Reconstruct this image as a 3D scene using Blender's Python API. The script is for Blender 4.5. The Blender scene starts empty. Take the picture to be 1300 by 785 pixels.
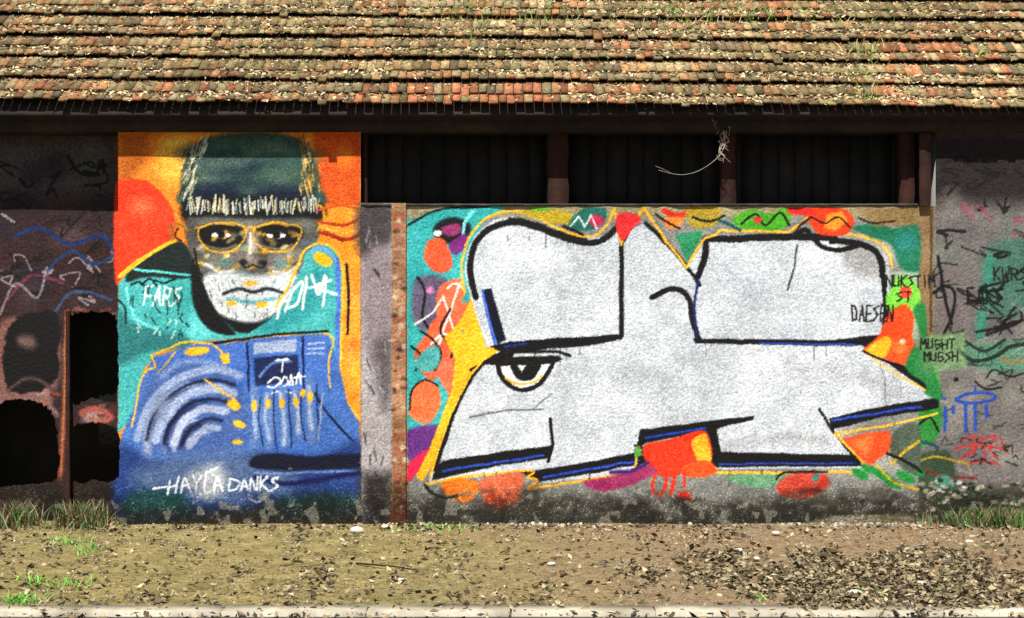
import bpy, math, random
import numpy as np
random.seed(7); rng = np.random.default_rng(7)
R = math.radians
PX = 130.0; HX = 650.0; HY = 392.5; ZC = 2.096; D = 14.0; F = PX * D
sc = bpy.context.scene; COL = sc.collection
def wx(px): return (px - HX) / PX
def wz(py): return ZC + (HY - py) / PX
def s2l(c):
    c = np.asarray(c, dtype=np.float64)
    return np.where(c <= 0.04045, c / 12.92, ((np.clip(c, 0, None) + 0.055) / 1.055) ** 2.4)

# ------------------------------------------------------------------ canvas
X0, X1, Y0, Y1 = -40, 1340, 168, 672
W = X1 - X0 + 1; H = Y1 - Y0 + 1
YL = np.full((H, W), 0.55, np.float32)          # paint lightness
KB = np.zeros((H, W), np.float32)               # paint hue, two axes
KR = np.zeros((H, W), np.float32)
ID = np.zeros((H, W), np.int16)
def ycc(rgb):
    r, g, b = rgb; y = .299 * r + .587 * g + .114 * b
    return y, (b - y) * .564, (r - y) * .713
def cur(pts, n=6, closed=False):
    p = [np.array(q, float) for q in pts]
    if closed: p = [p[-1]] + p + [p[0], p[1]]
    else: p = [p[0]] + p + [p[-1]]
    out = []
    for i in range(1, len(p) - 2):
        a, b, c, d = p[i-1], p[i], p[i+1], p[i+2]
        for k in range(n):
            t = k / n
            out.append(.5 * (2*b + (c-a)*t + (2*a-5*b+4*c-d)*t*t + (3*b-a-3*c+d)*t**3))
    if not closed: out.append(p[-2])
    return [tuple(q) for q in out]
def box(pts, m):
    xs = [p[0] for p in pts]; ys = [p[1] for p in pts]
    x0 = max(X0, int(min(xs) - m)); x1 = min(X1, int(max(xs) + m) + 1)
    y0 = max(Y0, int(min(ys) - m)); y1 = min(Y1, int(max(ys) + m) + 1)
    if x1 <= x0 or y1 <= y0: return None
    gy, gx = np.mgrid[y0:y1+1, x0:x1+1].astype(np.float32)
    return slice(y0-Y0, y1-Y0+1), slice(x0-X0, x1-X0+1), gx, gy
def segd(gx, gy, a, b):
    ax, ay = a; bx, by = b; dx, dy = bx-ax, by-ay; L = dx*dx + dy*dy + 1e-9
    t = np.clip(((gx-ax)*dx + (gy-ay)*dy) / L, 0, 1)
    return np.hypot(gx - ax - t*dx, gy - ay - t*dy)
def put(sl, a, rgb, mode, op):
    ys, xs = sl; a = a * op
    if isinstance(rgb, (int, float)): y, cb, cr = rgb, 0, 0; mode = 'Y' if mode == 'P0' else mode
    else: y, cb, cr = ycc(rgb)
    if mode in ('P', 'Y'): YL[ys, xs] += (y - YL[ys, xs]) * a
    if mode in ('P', 'K'):
        KB[ys, xs] += (cb - KB[ys, xs]) * a; KR[ys, xs] += (cr - KR[ys, xs]) * a
def poly(pts, rgb, mode='P', soft=.7, op=1., i=None):
    b = box(pts, 2 + soft)
    if b is None: return
    ys, xs, gx, gy = b; ins = np.zeros(gx.shape, bool); dm = np.full(gx.shape, 1e9, np.float32)
    n = len(pts)
    for k in range(n):
        ax, ay = pts[k]; bx, by = pts[(k+1) % n]
        if ay != by:
            c = ((ay > gy) != (by > gy)) & (gx < (bx-ax)*(gy-ay)/(by-ay) + ax); ins ^= c
        dm = np.minimum(dm, segd(gx, gy, pts[k], pts[(k+1) % n]))
    s = np.where(ins, dm, -dm); a = np.clip(s / (2*soft) + .5, 0, 1)
    put((ys, xs), a, rgb, mode, op)
    if i is not None: ID[ys, xs][a > .5] = i
def line(pts, w, rgb, mode='P', soft=.7, op=1., i=None):
    b = box(pts, w + 2 + soft)
    if b is None: return
    ys, xs, gx, gy = b; dm = np.full(gx.shape, 1e9, np.float32)
    for k in range(len(pts) - 1): dm = np.minimum(dm, segd(gx, gy, pts[k], pts[k+1]))
    a = np.clip((w/2 - dm) / (2*soft) + .5, 0, 1)
    put((ys, xs), a, rgb, mode, op)
    if i is not None: ID[ys, xs][a > .5] = i
def ell(cx, cy, rx, ry, rgb, mode='P', soft=.7, op=1., rot=0, i=None):
    pts = []
    for k in range(28):
        t = k / 28 * 2 * math.pi; x = rx*math.cos(t); y = ry*math.sin(t)
        pts.append((cx + x*math.cos(rot) - y*math.sin(rot), cy + x*math.sin(rot) + y*math.cos(rot)))
    poly(pts, rgb, mode, soft, op, i)
def cl(pts, w, rgb, mode='P', **k): line(cur(pts), w, rgb, mode, **k)
def cp(pts, rgb, mode='P', **k): poly(cur(pts, closed=True), rgb, mode, **k)

def ragged(pts, j):
    c=cur(pts,7,closed=True); return [(x+random.uniform(-j,j),y+random.uniform(-j,j)) for x,y in c]
# smooth value noise
def vnoise(h, w, cell, seed):
    r = np.random.default_rng(seed); gh = int(h/cell) + 3; gw = int(w/cell) + 3
    g = r.random((gh, gw)); yy = np.arange(h)/cell; xx = np.arange(w)/cell
    yi = yy.astype(int); xi = xx.astype(int); fy = (yy-yi)[:, None]; fx = (xx-xi)[None]
    fy = fy*fy*(3-2*fy); fx = fx*fx*(3-2*fx)
    a = g[yi][:, xi]; b = g[yi][:, xi+1]; c = g[yi+1][:, xi]; d = g[yi+1][:, xi+1]
    return (a*(1-fx)+b*fx)*(1-fy) + (c*(1-fx)+d*fx)*fy

# colours (as seen in full light)
CY=(.25,.80,.80); LB=(.42,.60,.95); NV=(.02,.12,.45); OR=(1.,.60,.15); DO=(.90,.42,.05); RD=(1.,.32,.18)
YE=(1.,.72,.08); TAN=(.85,.72,.50); SAL=(1.,.50,.36); GR=(.12,.62,.25); LG=(.50,.90,.30); TE=(.15,.55,.50)
PU=(.50,.30,.60); PK=(.95,.25,.42); BK=.04; WH=.88
DY=(.80,.52,.05)
exec_order = []
SIL = (.75,.775,.805)
def ru(a, b): return random.uniform(a, b)
def glyphs():
    return {'N':[[(0,1),(0,0),(1,1),(1,0)]],'I':[[(.5,0),(.5,1)]],'L':[[(0,0),(0,1),(.9,1)]],'S':[[(1,.05),(.1,.2),(.9,.6),(0,1)]],'T':[[(0,0),(1,0)],[(.5,0),(.5,1)]],'U':[[(0,0),(0,.9),(.9,.9),(.9,0)]],'M':[[(0,1),(0,0),(.5,.5),(1,0),(1,1)]],
           'A':[[(0,1),(.5,0),(1,1)],[(.2,.6),(.8,.6)]],'P':[[(0,1),(0,0),(.9,.1),(.8,.45),(0,.5)]],'Y':[[(0,0),(.5,.5)],[(1,0),(.5,.5),(.4,1)]],'E':[[(1,0),(0,0),(0,1),(1,1)],[(0,.5),(.8,.5)]],'G':[[(1,.1),(.2,0),(0,.6),(.4,1),(1,.8),(.9,.5),(.5,.5)]],
           'H':[[(0,0),(0,1)],[(1,0),(1,1)],[(0,.5),(1,.5)]],'F':[[(1,0),(0,0),(0,1)],[(0,.5),(.8,.5)]],'K':[[(0,0),(0,1)],[(1,0),(0,.5),(1,1)]],'D':[[(0,0),(0,1),(.7,.9),(.9,.4),(.5,.05),(0,0)]],'R':[[(0,1),(0,0),(.9,.15),(.7,.5),(0,.5)],[(.4,.5),(1,1)]],'W':[[(0,0),(.25,1),(.5,.4),(.75,1),(1,0)]]}
def word(s, x, y, h, w, lw=2.4, v=.06, slope=0., lean=0., i=16):
    G = glyphs()
    for c in s:
        for p in G.get(c, []): line([(x+q[0]*w*.74+(1-q[1])*lean+ru(-.5,.5), y+q[1]*h+slope*0+ru(-.6,.6)) for q in p], lw, v, i=i, soft=.6)
        x += w; y += slope*w
def scrawl(x0, x1, y0, y1, n, w, v, op=.8):
    for k in range(n):
        x = ru(x0, x1); y = ru(y0, y1); s = ru(8, 22)
        cl([(x,y),(x+ru(-s,s),y+ru(-s,s)*.7),(x+ru(-s,s),y+ru(-s,s)*.7),(x+ru(-s,s)*1.5,y+ru(-s,s))], ru(*w), v, op=op, soft=.6)

def paint_left():
    poly([(-40,168),(165,168),(165,672),(-40,672)], (.22,.145,.155))
    poly([(-40,168),(150,168),(150,250),(-40,250)], (.30,.29,.29), soft=20)
    for k in range(26): ell(ru(-30,140),ru(190,650),ru(12,34),ru(8,24),random.choice([(.30,.22,.21),(.15,.12,.14),(.36,.28,.28),(.24,.13,.12),(.17,.15,.21)]),soft=8,op=.6)
    scrawl(-30,140,190,380,30,(1.6,4.5),.06); scrawl(-30,140,270,390,9,(1.6,2.6),(.80,.76,.78),.6)
    cl([(20,300),(50,290),(90,310),(130,300),(150,330)],5,(.10,.20,.42)); cl([(60,345),(90,318),(120,335),(148,322)],4,(.12,.25,.45)); cl([(10,380),(40,350),(80,360)],3,(.55,.22,.35),op=.7)
    cl([(0,400),(20,360),(48,378),(60,340)],3,(.70,.68,.70),op=.6); cl([(70,395),(95,370),(140,380)],4,(.20,.35,.55),op=.7)
    cp([(0,412),(40,404),(72,412),(74,470),(60,520),(20,530),(-10,500)], (.52,.36,.33), soft=4); cp([(95,430),(140,425),(148,470),(120,500),(98,480)],(.46,.33,.30),soft=5)
    for (x,y,rx,ry) in [(30,432,20,14),(20,470,14,12),(120,530,16,12),(50,500,12,8)]: ell(x,y,rx,ry,(.62,.46,.44),soft=5)
    # dark openings low in the bay: first one's darkness painted, the rest cut through
    hole = 99
    poly(ragged([(6,440),(14,412),(40,398),(72,400),(73,470),(60,492),(30,500),(8,490)],2.), .03, soft=1.5)
    ell(34,434,14,9,(.42,.33,.31),soft=5,rot=.3); cl([(10,496),(30,482),(52,484),(70,498)],5,(.34,.26,.25),soft=2)
    for (hp) in ([(86,404),(104,396),(130,396),(147,404),(150,440),(149,500),(140,510),(112,506),(92,512),(87,470),(86,440)],[(88,548),(110,536),(136,540),(150,552),(150,604),(120,610),(88,606)],[(-40,546),(-20,524),(12,508),(44,510),(66,524),(73,560),(72,606),(40,614),(-40,616)]):
        poly(ragged(hp,1.8), .03, soft=1, i=hole)
    for k in range(60):   # bare brick showing at the broken edges
        bx_,by_=random.choice([(ru(84,150),ru(390,398)),(ru(86,150),ru(512,534)),(ru(-30,74),ru(498,508)),(ru(82,88),ru(400,600)),(ru(-20,74),ru(612,624))]); 
        if ID[int(by_-Y0),int(bx_-X0)]!=99: poly([(bx_,by_),(bx_+8,by_),(bx_+8,by_+4),(bx_,by_+4)],random.choice([(.46,.24,.17),(.36,.18,.13),(.52,.36,.30)]),soft=.8,op=.8)
    cl([(-30,538),(-6,516),(24,505),(54,509),(72,526)], 6, (.50,.36,.34), soft=2)
    line([(86,396),(83,500),(79,560),(76,612)], 8, (.50,.26,.15), soft=1.2); line([(84,400),(81,520),(77,612)], 2, (.68,.42,.28))
    cl([(-10,524),(14,516),(34,521),(56,516)],6,(.75,.22,.22),soft=1.5); ell(14,522,8,4,(.15,.25,.55),soft=1.5); cl([(102,524),(120,518),(142,530),(120,538)],6,(.66,.32,.28),soft=2)
    poly([(-40,612),(150,606),(150,672),(-40,672)], (.17,.13,.09), soft=8)

def paint_portrait():
    poly([(150,168),(460,168),(460,672),(150,672)], (.93,.52,.10))
    # orange ground with sprayed light strokes and a red-orange disc
    poly([(150,168),(188,168),(186,205),(156,235),(150,235)],(.72,.36,.06),soft=7)
    cp([(205,180),(240,176),(232,226),(214,232),(200,214)],(.98,.70,.22),soft=7)
    cp([(146,240),(162,228),(190,232),(214,256),(222,282),(216,306),(190,324),(160,346),(146,356)], (.93,.24,.09), soft=1.2)
    ell(178,262,16,12,(1.,.38,.22),soft=7); cl([(150,352),(170,334),(196,318),(222,306)],3.2,YE)
    poly([(398,168),(458,168),(458,262),(404,262)],(.86,.34,.05),soft=3); ell(438,200,12,16,(.93,.46,.08),soft=7)  # orange dimmed here, shade under the eaves put into the colour
    poly([(404,262),(459,262),(459,536),(448,526),(436,500),(430,440),(420,310)],(1.,.60,.15),soft=1.2)
    for k in range(36): ell(ru(436,456),ru(300,520),ru(3,8),ru(4,12),random.choice([(1,.48,.12),(1,.68,.14)]),'P',soft=5,op=.4)
    # cap and hair
    cp([(238,262),(230,236),(234,206),(250,184),(276,171),(318,168),(360,170),(386,182),(401,206),(406,236),(402,262)], (.22,.32,.29), soft=3, i=2)
    for k in range(46): ell(ru(258,382),ru(186,250),ru(12,40),ru(4,12),random.choice([(.34,.46,.40),(.12,.24,.22),(.26,.40,.34),(.10,.20,.26),(.40,.48,.42)]),soft=8,op=.5,rot=ru(-.2,.1))
    ell(270,246,34,10,(.06,.12,.24),soft=9); ell(362,246,34,8,(.06,.12,.22),soft=8)
    for k in range(120):
        y=176+76*random.random(); x=247-8*((y-178)/70)+14*max(0,(200-y)/24)+random.gauss(0,5); line([(x+2,y-5),(x-2,y+5)],1.4,random.choice([(.80,.80,.66),(.90,.88,.72),(.45,.50,.42),(.12,.18,.15),(.16,.22,.20)]),op=.85)
    for k in range(90):
        y=176+70*random.random(); x=392-14*max(0,(200-y)/24)+random.gauss(0,5); line([(x,y-5),(x+1,y+5)],1.4,random.choice([(.85,.62,.25),(.92,.80,.5),(.40,.34,.22),(.2,.2,.14)]),op=.85)
    # fringe of short pale strokes over a dark brow
    cp([(236,254),(300,248),(360,250),(406,258),(412,276),(380,284),(320,282),(262,286),(232,280)], (.06,.07,.09), soft=4, i=3)
    for k in range(64):
        x=238+166*k/63; line([(x+ru(-2,2),254+ru(-6,4)),(x+ru(-2,2),268+ru(-4,5))],ru(1.1,2.2),random.choice([(.92,.93,.90),(.80,.84,.80),(.95,.9,.7),(.55,.6,.6)]),op=.9)
    # face: dark warm grey, modelled with soft sprayed lights
    FACE=[(236,280),(256,276),(320,280),(386,278),(406,288),(402,312),(392,336),(376,360),(356,388),(338,408),(316,422),(298,420),(280,406),(262,380),(246,350),(238,318)]
    cp(FACE,(.34,.33,.31),soft=2.5,i=4)
    cp([(262,320),(292,322),(300,340),(286,352),(264,350)],(.48,.47,.44),soft=8); cp([(350,322),(384,318),(380,344),(356,352),(344,340)],(.50,.49,.46),soft=8)
    cp([(256,278),(320,280),(392,280),(386,292),(322,288),(260,294)],(.46,.47,.44),soft=6)
    for (cx,s_) in ((282,-1),(352,1)):
        cp([(cx-30,290),(cx,284),(cx+30,290),(cx+26,308),(cx+6,316),(cx-18,314),(cx-28,306)],(.08,.08,.09),soft=4)
        cl([(cx-34,290),(cx-8,284),(cx+14,286)],2.2,(.80,.58,.12),soft=1.2); cl([(cx+26,298),(cx+24,310),(cx+6,319),(cx-14,318)],2,(.70,.52,.14),soft=1.2,op=.8)
        cp([(cx-12,299),(cx,294),(cx+11,299),(cx,303)],(.70,.68,.62),soft=1); ell(cx,298,4,4,.04,soft=.8); cl([(cx-15,299),(cx,292),(cx+14,298)],2,.05,soft=1)
        cl([(cx-20,312),(cx,316),(cx+18,311)],2,(.52,.50,.44),soft=1.5)
    cl([(238,292),(224,284),(216,292),(222,308),(234,314)],4,(.62,.42,.12),soft=1.5); cl([(226,290),(222,300),(230,306)],2.4,(.20,.12,.08)); cl([(404,292),(412,278),(409,264),(400,260)],3,(.85,.62,.12)); cl([(406,296),(420,300),(436,306)],3,(.45,.10,.02))
    cl([(402,268),(430,262),(456,266)],2.4,(.80,.30,.05)); cl([(408,282),(436,286),(458,278)],4,(.74,.24,.03)); cl([(412,296),(440,304),(458,298)],5,(.66,.18,.02)); cl([(410,289),(438,295),(458,288)],2,(1,.74,.3))
    cp([(312,286),(326,286),(334,316),(344,330),(326,340),(304,336),(298,326),(308,312)],(.46,.43,.40),soft=5); ell(320,308,5,16,(.76,.72,.66),soft=4); ell(322,326,9,6,(.66,.62,.56),soft=4); ell(309,333,5,3,.08,soft=2); ell(334,333,5,3,.08,soft=2)
    for k in range(46):
        x=ru(250,396); y=ru(292,350); ell(x,y,ru(2.5,8),ru(1.5,4),random.choice([(.97,.72,.12),(.92,.66,.10),(.85,.80,.5)]),soft=1.6,op=ru(.35,.9),rot=ru(-.8,.5))
    for k in range(26): ell(ru(250,392),ru(296,360),ru(4,12),ru(2,5),random.choice([(.24,.55,.56),(.34,.46,.66),(.62,.64,.62),(.12,.13,.14)]),soft=3,op=.5)
    for (cx) in (282,352):
        cl([(cx-30,290),(cx-6,283),(cx+26,287),(cx+29,300),(cx+16,317),(cx-12,319),(cx-29,305),(cx-30,290)],2.2,(.92,.68,.12),soft=.8,op=.9)
        cl([(cx-26,292),(cx-4,287),(cx+22,291)],2.4,.03,soft=.7); ell(cx-2,298,5,5,.03,soft=.6); ell(cx-10,299,4,2.4,.93,soft=.6); ell(cx+7,299,3.4,2.2,.93,soft=.6)
    cl([(312,292),(318,288),(324,292)],2.4,(.92,.68,.12),soft=.8); cl([(306,334),(312,340),(322,336),(332,340),(338,334)],2.2,.05,soft=.8); cl([(318,296),(317,322)],3,.9,soft=1.2)
    cl([(262,336),(278,346),(296,344)],3,.86,soft=1.5); cl([(348,344),(366,346),(380,334)],3,.86,soft=1.5); cl([(246,316),(252,342),(262,360)],2.4,.05); cl([(396,318),(386,344),(376,360)],2.4,.05)
    # white beard with dark edge and mouth
    cp([(256,356),(286,346),(322,350),(358,346),(380,354),(362,388),(340,410),(318,421),(298,419),(278,404)],(.82,.84,.86),soft=4)
    for k in range(170):
        t=random.random(); x=264+112*t; y=352+ru(0,1)*(14+52*math.sin(t*3.14)); a=ru(-.5,.5)+(t-.5)*1.2; l=ru(4,10); line([(x,y),(x-l*math.sin(a),y+l*math.cos(a))],ru(1,2),random.choice([.94,.86,.7,.35,(.5,.62,.72),(.75,.82,.86)]),op=.8)
    cp([(266,392),(290,404),(318,410),(344,402),(366,382),(356,398),(338,413),(316,425),(298,423),(280,410)],(.05,.06,.07),soft=2.5)
    cl([(284,373),(304,367),(322,371),(340,367),(358,372)],4,(.10,.13,.15),soft=1.5); cl([(290,380),(320,384),(350,379)],4,(.34,.66,.70),soft=2); ell(294,385,7,3,YE,soft=1.5); ell(332,387,8,4,YE,soft=1.5); ell(318,360,9,3,(.95,.72,.2),soft=2)
    # hood: broad turquoise shape with yellow rim
    poly([(150,360),(168,340),(196,322),(224,308),(240,322),(248,352),(262,380),(280,406),(298,421),(316,423),(338,410),(358,390),(378,352),(388,322),(400,311),(418,312),(430,325),(434,345),(432,440),(432,470),(417,464),(417,425),(340,426),(250,434),(200,448),(182,470),(176,505),(164,536),(150,550)], (.25,.68,.68), soft=1.2, i=5)
    cp([(398,345),(384,372),(360,395),(330,416),(350,420),(395,400),(415,365),(416,345)], (.16,.60,.62), soft=5); cp([(250,380),(270,400),(300,424),(260,430),(238,426)],(.36,.80,.80),soft=4)
    line([(428,330),(430,380),(428,440),(430,470)],6,(.30,.46,.86),soft=1.5); cl([(396,320),(412,316),(426,332)],3.5,(.5,.65,.95),soft=1.5)
    cl([(350,390),(368,360),(382,326),(392,314),(404,309),(420,313),(431,326),(436,345),(435,380),(433,440),(433,476),(440,508),(454,530)],2.8,YE); ell(410,330,13,7.5,YE,rot=.45,soft=1)
    line([(440,336),(443,380),(441,424)],3.4,.05)
    # dark shoulder and pale label
    cp([(166,340),(196,320),(226,306),(240,320),(247,348),(230,354),(186,352),(160,358)],(.10,.16,.16),soft=1.5); cl([(152,352),(186,326),(222,306)],3,YE); cl([(170,342),(205,346),(246,350)],3,(.35,.80,.80))
    cp([(150,395),(166,408),(200,420),(236,428),(240,442),(190,446),(150,462)],(.16,.48,.48),soft=4); cp([(244,330),(254,350),(276,398),(300,424),(268,420),(246,388)],(.03,.05,.06),soft=1.5)
    cl([(160,366),(166,392),(176,408),(200,418)],3,(.45,.88,.88)); 
    for p in ([(166,362),(176,358),(186,366),(182,372)],[(180,362),(190,354),(198,364)],[(196,356),(208,360),(222,354)],[(150,380),(158,392),(160,410)]): cl(p,2.6,(.05,.12,.12))
    word('FARS',182,364,24,12,2.6,(.86,.94,.92),0,3)
    for k in range(10): x=ru(164,240); y=ru(356,384); line([(x,y),(x+ru(-3,3),y+ru(8,20))],2.,(.04,.12,.13),op=.7)
    for k in range(16): x=ru(168,236); y=ru(392,424); line([(x,y),(x+ru(-6,6),y+ru(4,10))],2.,random.choice([(.05,.15,.15),(.8,.92,.9)]),op=.8)
    # big white scrawl on the jacket
    for p in ([(362,396),(370,372),(384,358),(378,384),(366,392)],[(390,352),(384,392)],[(396,350),(404,374),(412,350)],[(392,366),(408,362)],[(352,404),(356,386),(366,380)],[(414,352),(410,388)],[(420,356),(400,364),(428,374)]): cl(p,3.4,(.92,.96,.95))
    # jacket body / camera / hands in blues
    poly([(196,452),(290,438),(417,426),(432,470),(442,512),(456,536),(459,600),(150,606),(152,560),(168,520),(180,480)],(.27,.44,.74),soft=1.2,i=6)
    poly([(200,452),(250,436),(300,430),(417,424),(417,462),(412,496),(300,500),(236,470),(204,478)],(.28,.45,.78),soft=1,i=7)
    cl([(285,436),(340,428),(417,424),(417,460),(419,492)],2.2,YE); cl([(192,452),(197,466),(187,470),(179,482),(173,510),(167,542)],2.2,YE); cl([(192,451),(210,444),(238,434),(262,436),(274,440),(284,452)],2.4,YE); cl([(222,447),(210,464),(198,474)],2,YE)
    ell(250,446,16,5.5,YE,rot=-.1,soft=1); poly([(278,452),(290,448),(292,460),(284,464)],YE)
    line([(272,436),(300,432),(360,424),(416,420)],3.4,(.04,.07,.16)); line([(314,436),(316,496)],3,(.06,.12,.32)); line([(384,428),(386,494)],3,(.06,.12,.32)); poly([(322,436),(376,431),(376,446),(322,450)],(.62,.68,.80),soft=1)
    for y in (437,443,449): line([(390,y),(411,y-1)],1.8,(.70,.74,.82))
    poly([(322,455),(378,450),(380,484),(324,490)],(.10,.16,.34),soft=1.5); cl([(330,478),(345,462),(368,458)],3,(.45,.58,.85),soft=1.5)
    W_=.96
    cl([(350,458),(366,456),(360,457),(358,472)],2,W_); 
    for q in ([(340,486),(350,479),(356,484),(348,492),(340,490)],[(356,488),(362,478),(366,486),(360,490)],[(368,489),(370,476),(372,489)],[(376,488),(380,474),(382,488)],[(374,480),(388,478)],[(344,500),(358,496),(370,498)]): cl(q,2,W_)
    HAND=[(178,520),(186,488),(206,468),(234,460),(272,464),(300,486),(312,514),(318,545),(302,568),(258,580),(208,578),(176,560)]
    cp(HAND,(.28,.40,.66),soft=6,i=8)
    for k in range(70):
        r=ru(16,74); a0=ru(2.9,3.7); a1=a0+ru(.5,1.5); cx,cy=262,566
        pts=[(cx+r*1.1*math.cos(a0+(a1-a0)*q/5)+ru(-2,2), cy+r*1.15*math.sin(a0+(a1-a0)*q/5)*(1 if r>40 else .8)) for q in range(6)]
        f=(r-16)/58*4; v=(math.sin(f*6.283/1.15)+1)/2
        cl(pts,ru(2,6),(.10+.55*v,.16+.52*v,.38+.42*v),soft=2,op=.6)
    for (r,w,c) in [(92,10,(.62,.68,.82)),(80,4,(.04,.07,.18)),(70,11,(.66,.72,.86)),(58,4.5,(.04,.07,.18)),(47,10,(.70,.74,.86)),(36,4,(.05,.08,.2)),(26,8,(.64,.68,.8))]:
        p=[(268+r*1.02*math.cos(t_*.1)+ru(-1.5,1.5),572+r*1.12*math.sin(t_*.1)+ru(-1.5,1.5)) for t_ in range(33,54,3)]
        cl(p,w,c,soft=1.6,op=.85,i=8)
    cl([(206,478),(226,462),(250,458),(276,464)],7,(.52,.60,.80),soft=3,op=.8); ell(205,516,9,20,(.50,.55,.68),soft=6,op=.8)
    cl([(260,482),(280,496),(300,509)],2.4,YE); ell(297,515,9,6,YE,rot=.5,soft=1.2); ell(304,539,8,4.5,YE,rot=.3,soft=1.2); ell(302,561,7,3,YE,soft=1.2)
    for (x,y0,y1) in [(322,498,566),(340,494,572),(358,494,568),(376,492,560),(394,486,556)]:
        cl([(x,y0+ru(-4,8)),(x+ru(-3,5),(y0+y1)/2),(x+ru(0,7),y1+ru(-8,4))],ru(8,13),(.38,.50,.74),soft=3); cl([(x-2,y0+6),(x+ru(-4,3),(y0+y1)/2),(x+2,y1-ru(4,16))],ru(2.5,5),(.66,.72,.82),soft=2); cl([(x+8,y0+ru(0,9)),(x+ru(6,12),(y0+y1)/2),(x+12,y1)],2,(.06,.10,.26),op=.8); ell(x,y0+18,3.6,6.5,YE,soft=1.2)
    ell(385,499,3.4,5,YE); cl([(400,500),(420,530),(448,560)],3,(.05,.10,.25)); line([(404,560),(410,500)],2.4,(.55,.6,.7)); 
    # sleeve shadows, denim blue smoke
    cp([(150,566),(190,582),(262,586),(330,574),(400,578),(459,562),(459,632),(380,644),(240,660),(150,658)],(.14,.25,.50),soft=6)
    cp([(170,600),(250,576),(330,580),(380,610),(330,644),(262,642),(190,630)],(.36,.44,.58),soft=12,op=.8); cp([(236,604),(276,590),(290,612),(272,634),(248,628)],(.66,.68,.72),soft=7)
    cp([(322,580),(352,576),(396,580),(459,576),(459,594),(330,596)],(.02,.05,.16),soft=2); line([(324,602),(458,598)],2.4,(.45,.55,.78),soft=1.4); cl([(324,606),(360,614),(400,610),(456,600)],6,(.03,.08,.30),soft=2)
    cp([(152,640),(180,622),(230,628),(240,654),(170,664)],(.07,.26,.26),soft=8); cp([(330,644),(390,626),(457,632),(457,656),(345,660)],(.09,.22,.21),soft=8)
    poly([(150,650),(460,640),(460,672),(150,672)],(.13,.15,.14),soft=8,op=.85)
    T=(.93,.95,.97)
    for p in [[(194,621),(212,618)],[(216,610),(213,628)],[(213,620),(224,616)],[(227,606),(223,626)],[(230,626),(235,607),(242,624)],[(232,617),(241,616)],[(245,604),(250,613),(256,603)],[(250,613),(249,625)],[(262,600),(260,624),(270,622)],[(262,600),(276,594)],[(272,625),(276,606),(283,623)],[(273,617),(281,615)],
        [(292,608),(291,623)],[(292,608),(304,612),(300,621),(291,623)],[(306,623),(310,610),(315,622)],[(307,618),(314,617)],[(318,624),(319,608),(326,622),(327,606)],[(331,606),(330,623)],[(340,606),(332,614),(341,624)],[(353,606),(345,610),(353,617),(343,623)],[(318,634),(326,638),(337,632)]]: cl(p,2.4,T,i=10,soft=.7)

def paint_plain():
    poly([(458,168),(497,168),(497,672),(458,672)],(.66,.63,.64))
    cp([(456,262),(497,262),(500,300),(478,330),(456,320)],(.30,.28,.29),soft=7); cp([(462,330),(497,320),(497,440),(466,452)],(.55,.50,.52),soft=6); cp([(476,440),(498,430),(498,500),(484,520)],(.40,.37,.38),soft=7)
    for k in range(26): x=ru(461,495); y=ru(275,640); line([(x,y),(x+ru(-6,6),y+ru(5,16))],ru(1.2,3),random.choice([.7,.08,.12,.55]),op=.6)
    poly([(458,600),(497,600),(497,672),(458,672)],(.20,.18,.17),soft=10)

def paint_pillar():
    poly([(497,168),(517,168),(517,672),(497,672)],(.62,.48,.34),soft=1)
    for k in range(24):
        y = 268 + 16.6*k
        poly([(499,y),(514,y+ru(-1,1)),(514,y+11),(499,y+11+ru(-1,1))],random.choice([(.66,.40,.30),(.60,.34,.25),(.72,.50,.38),(.56,.38,.30)]),soft=1.5,op=.9)
    for k in range(50): ell(ru(498,516),ru(265,660),ru(1.5,5),ru(1.5,4),random.choice([(.85,.78,.66),(.25,.15,.10),(.7,.6,.5)]),soft=1.5,op=.7)
    poly([(497,620),(517,620),(517,672),(497,672)],(.30,.20,.14),soft=8,op=.7)

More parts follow.
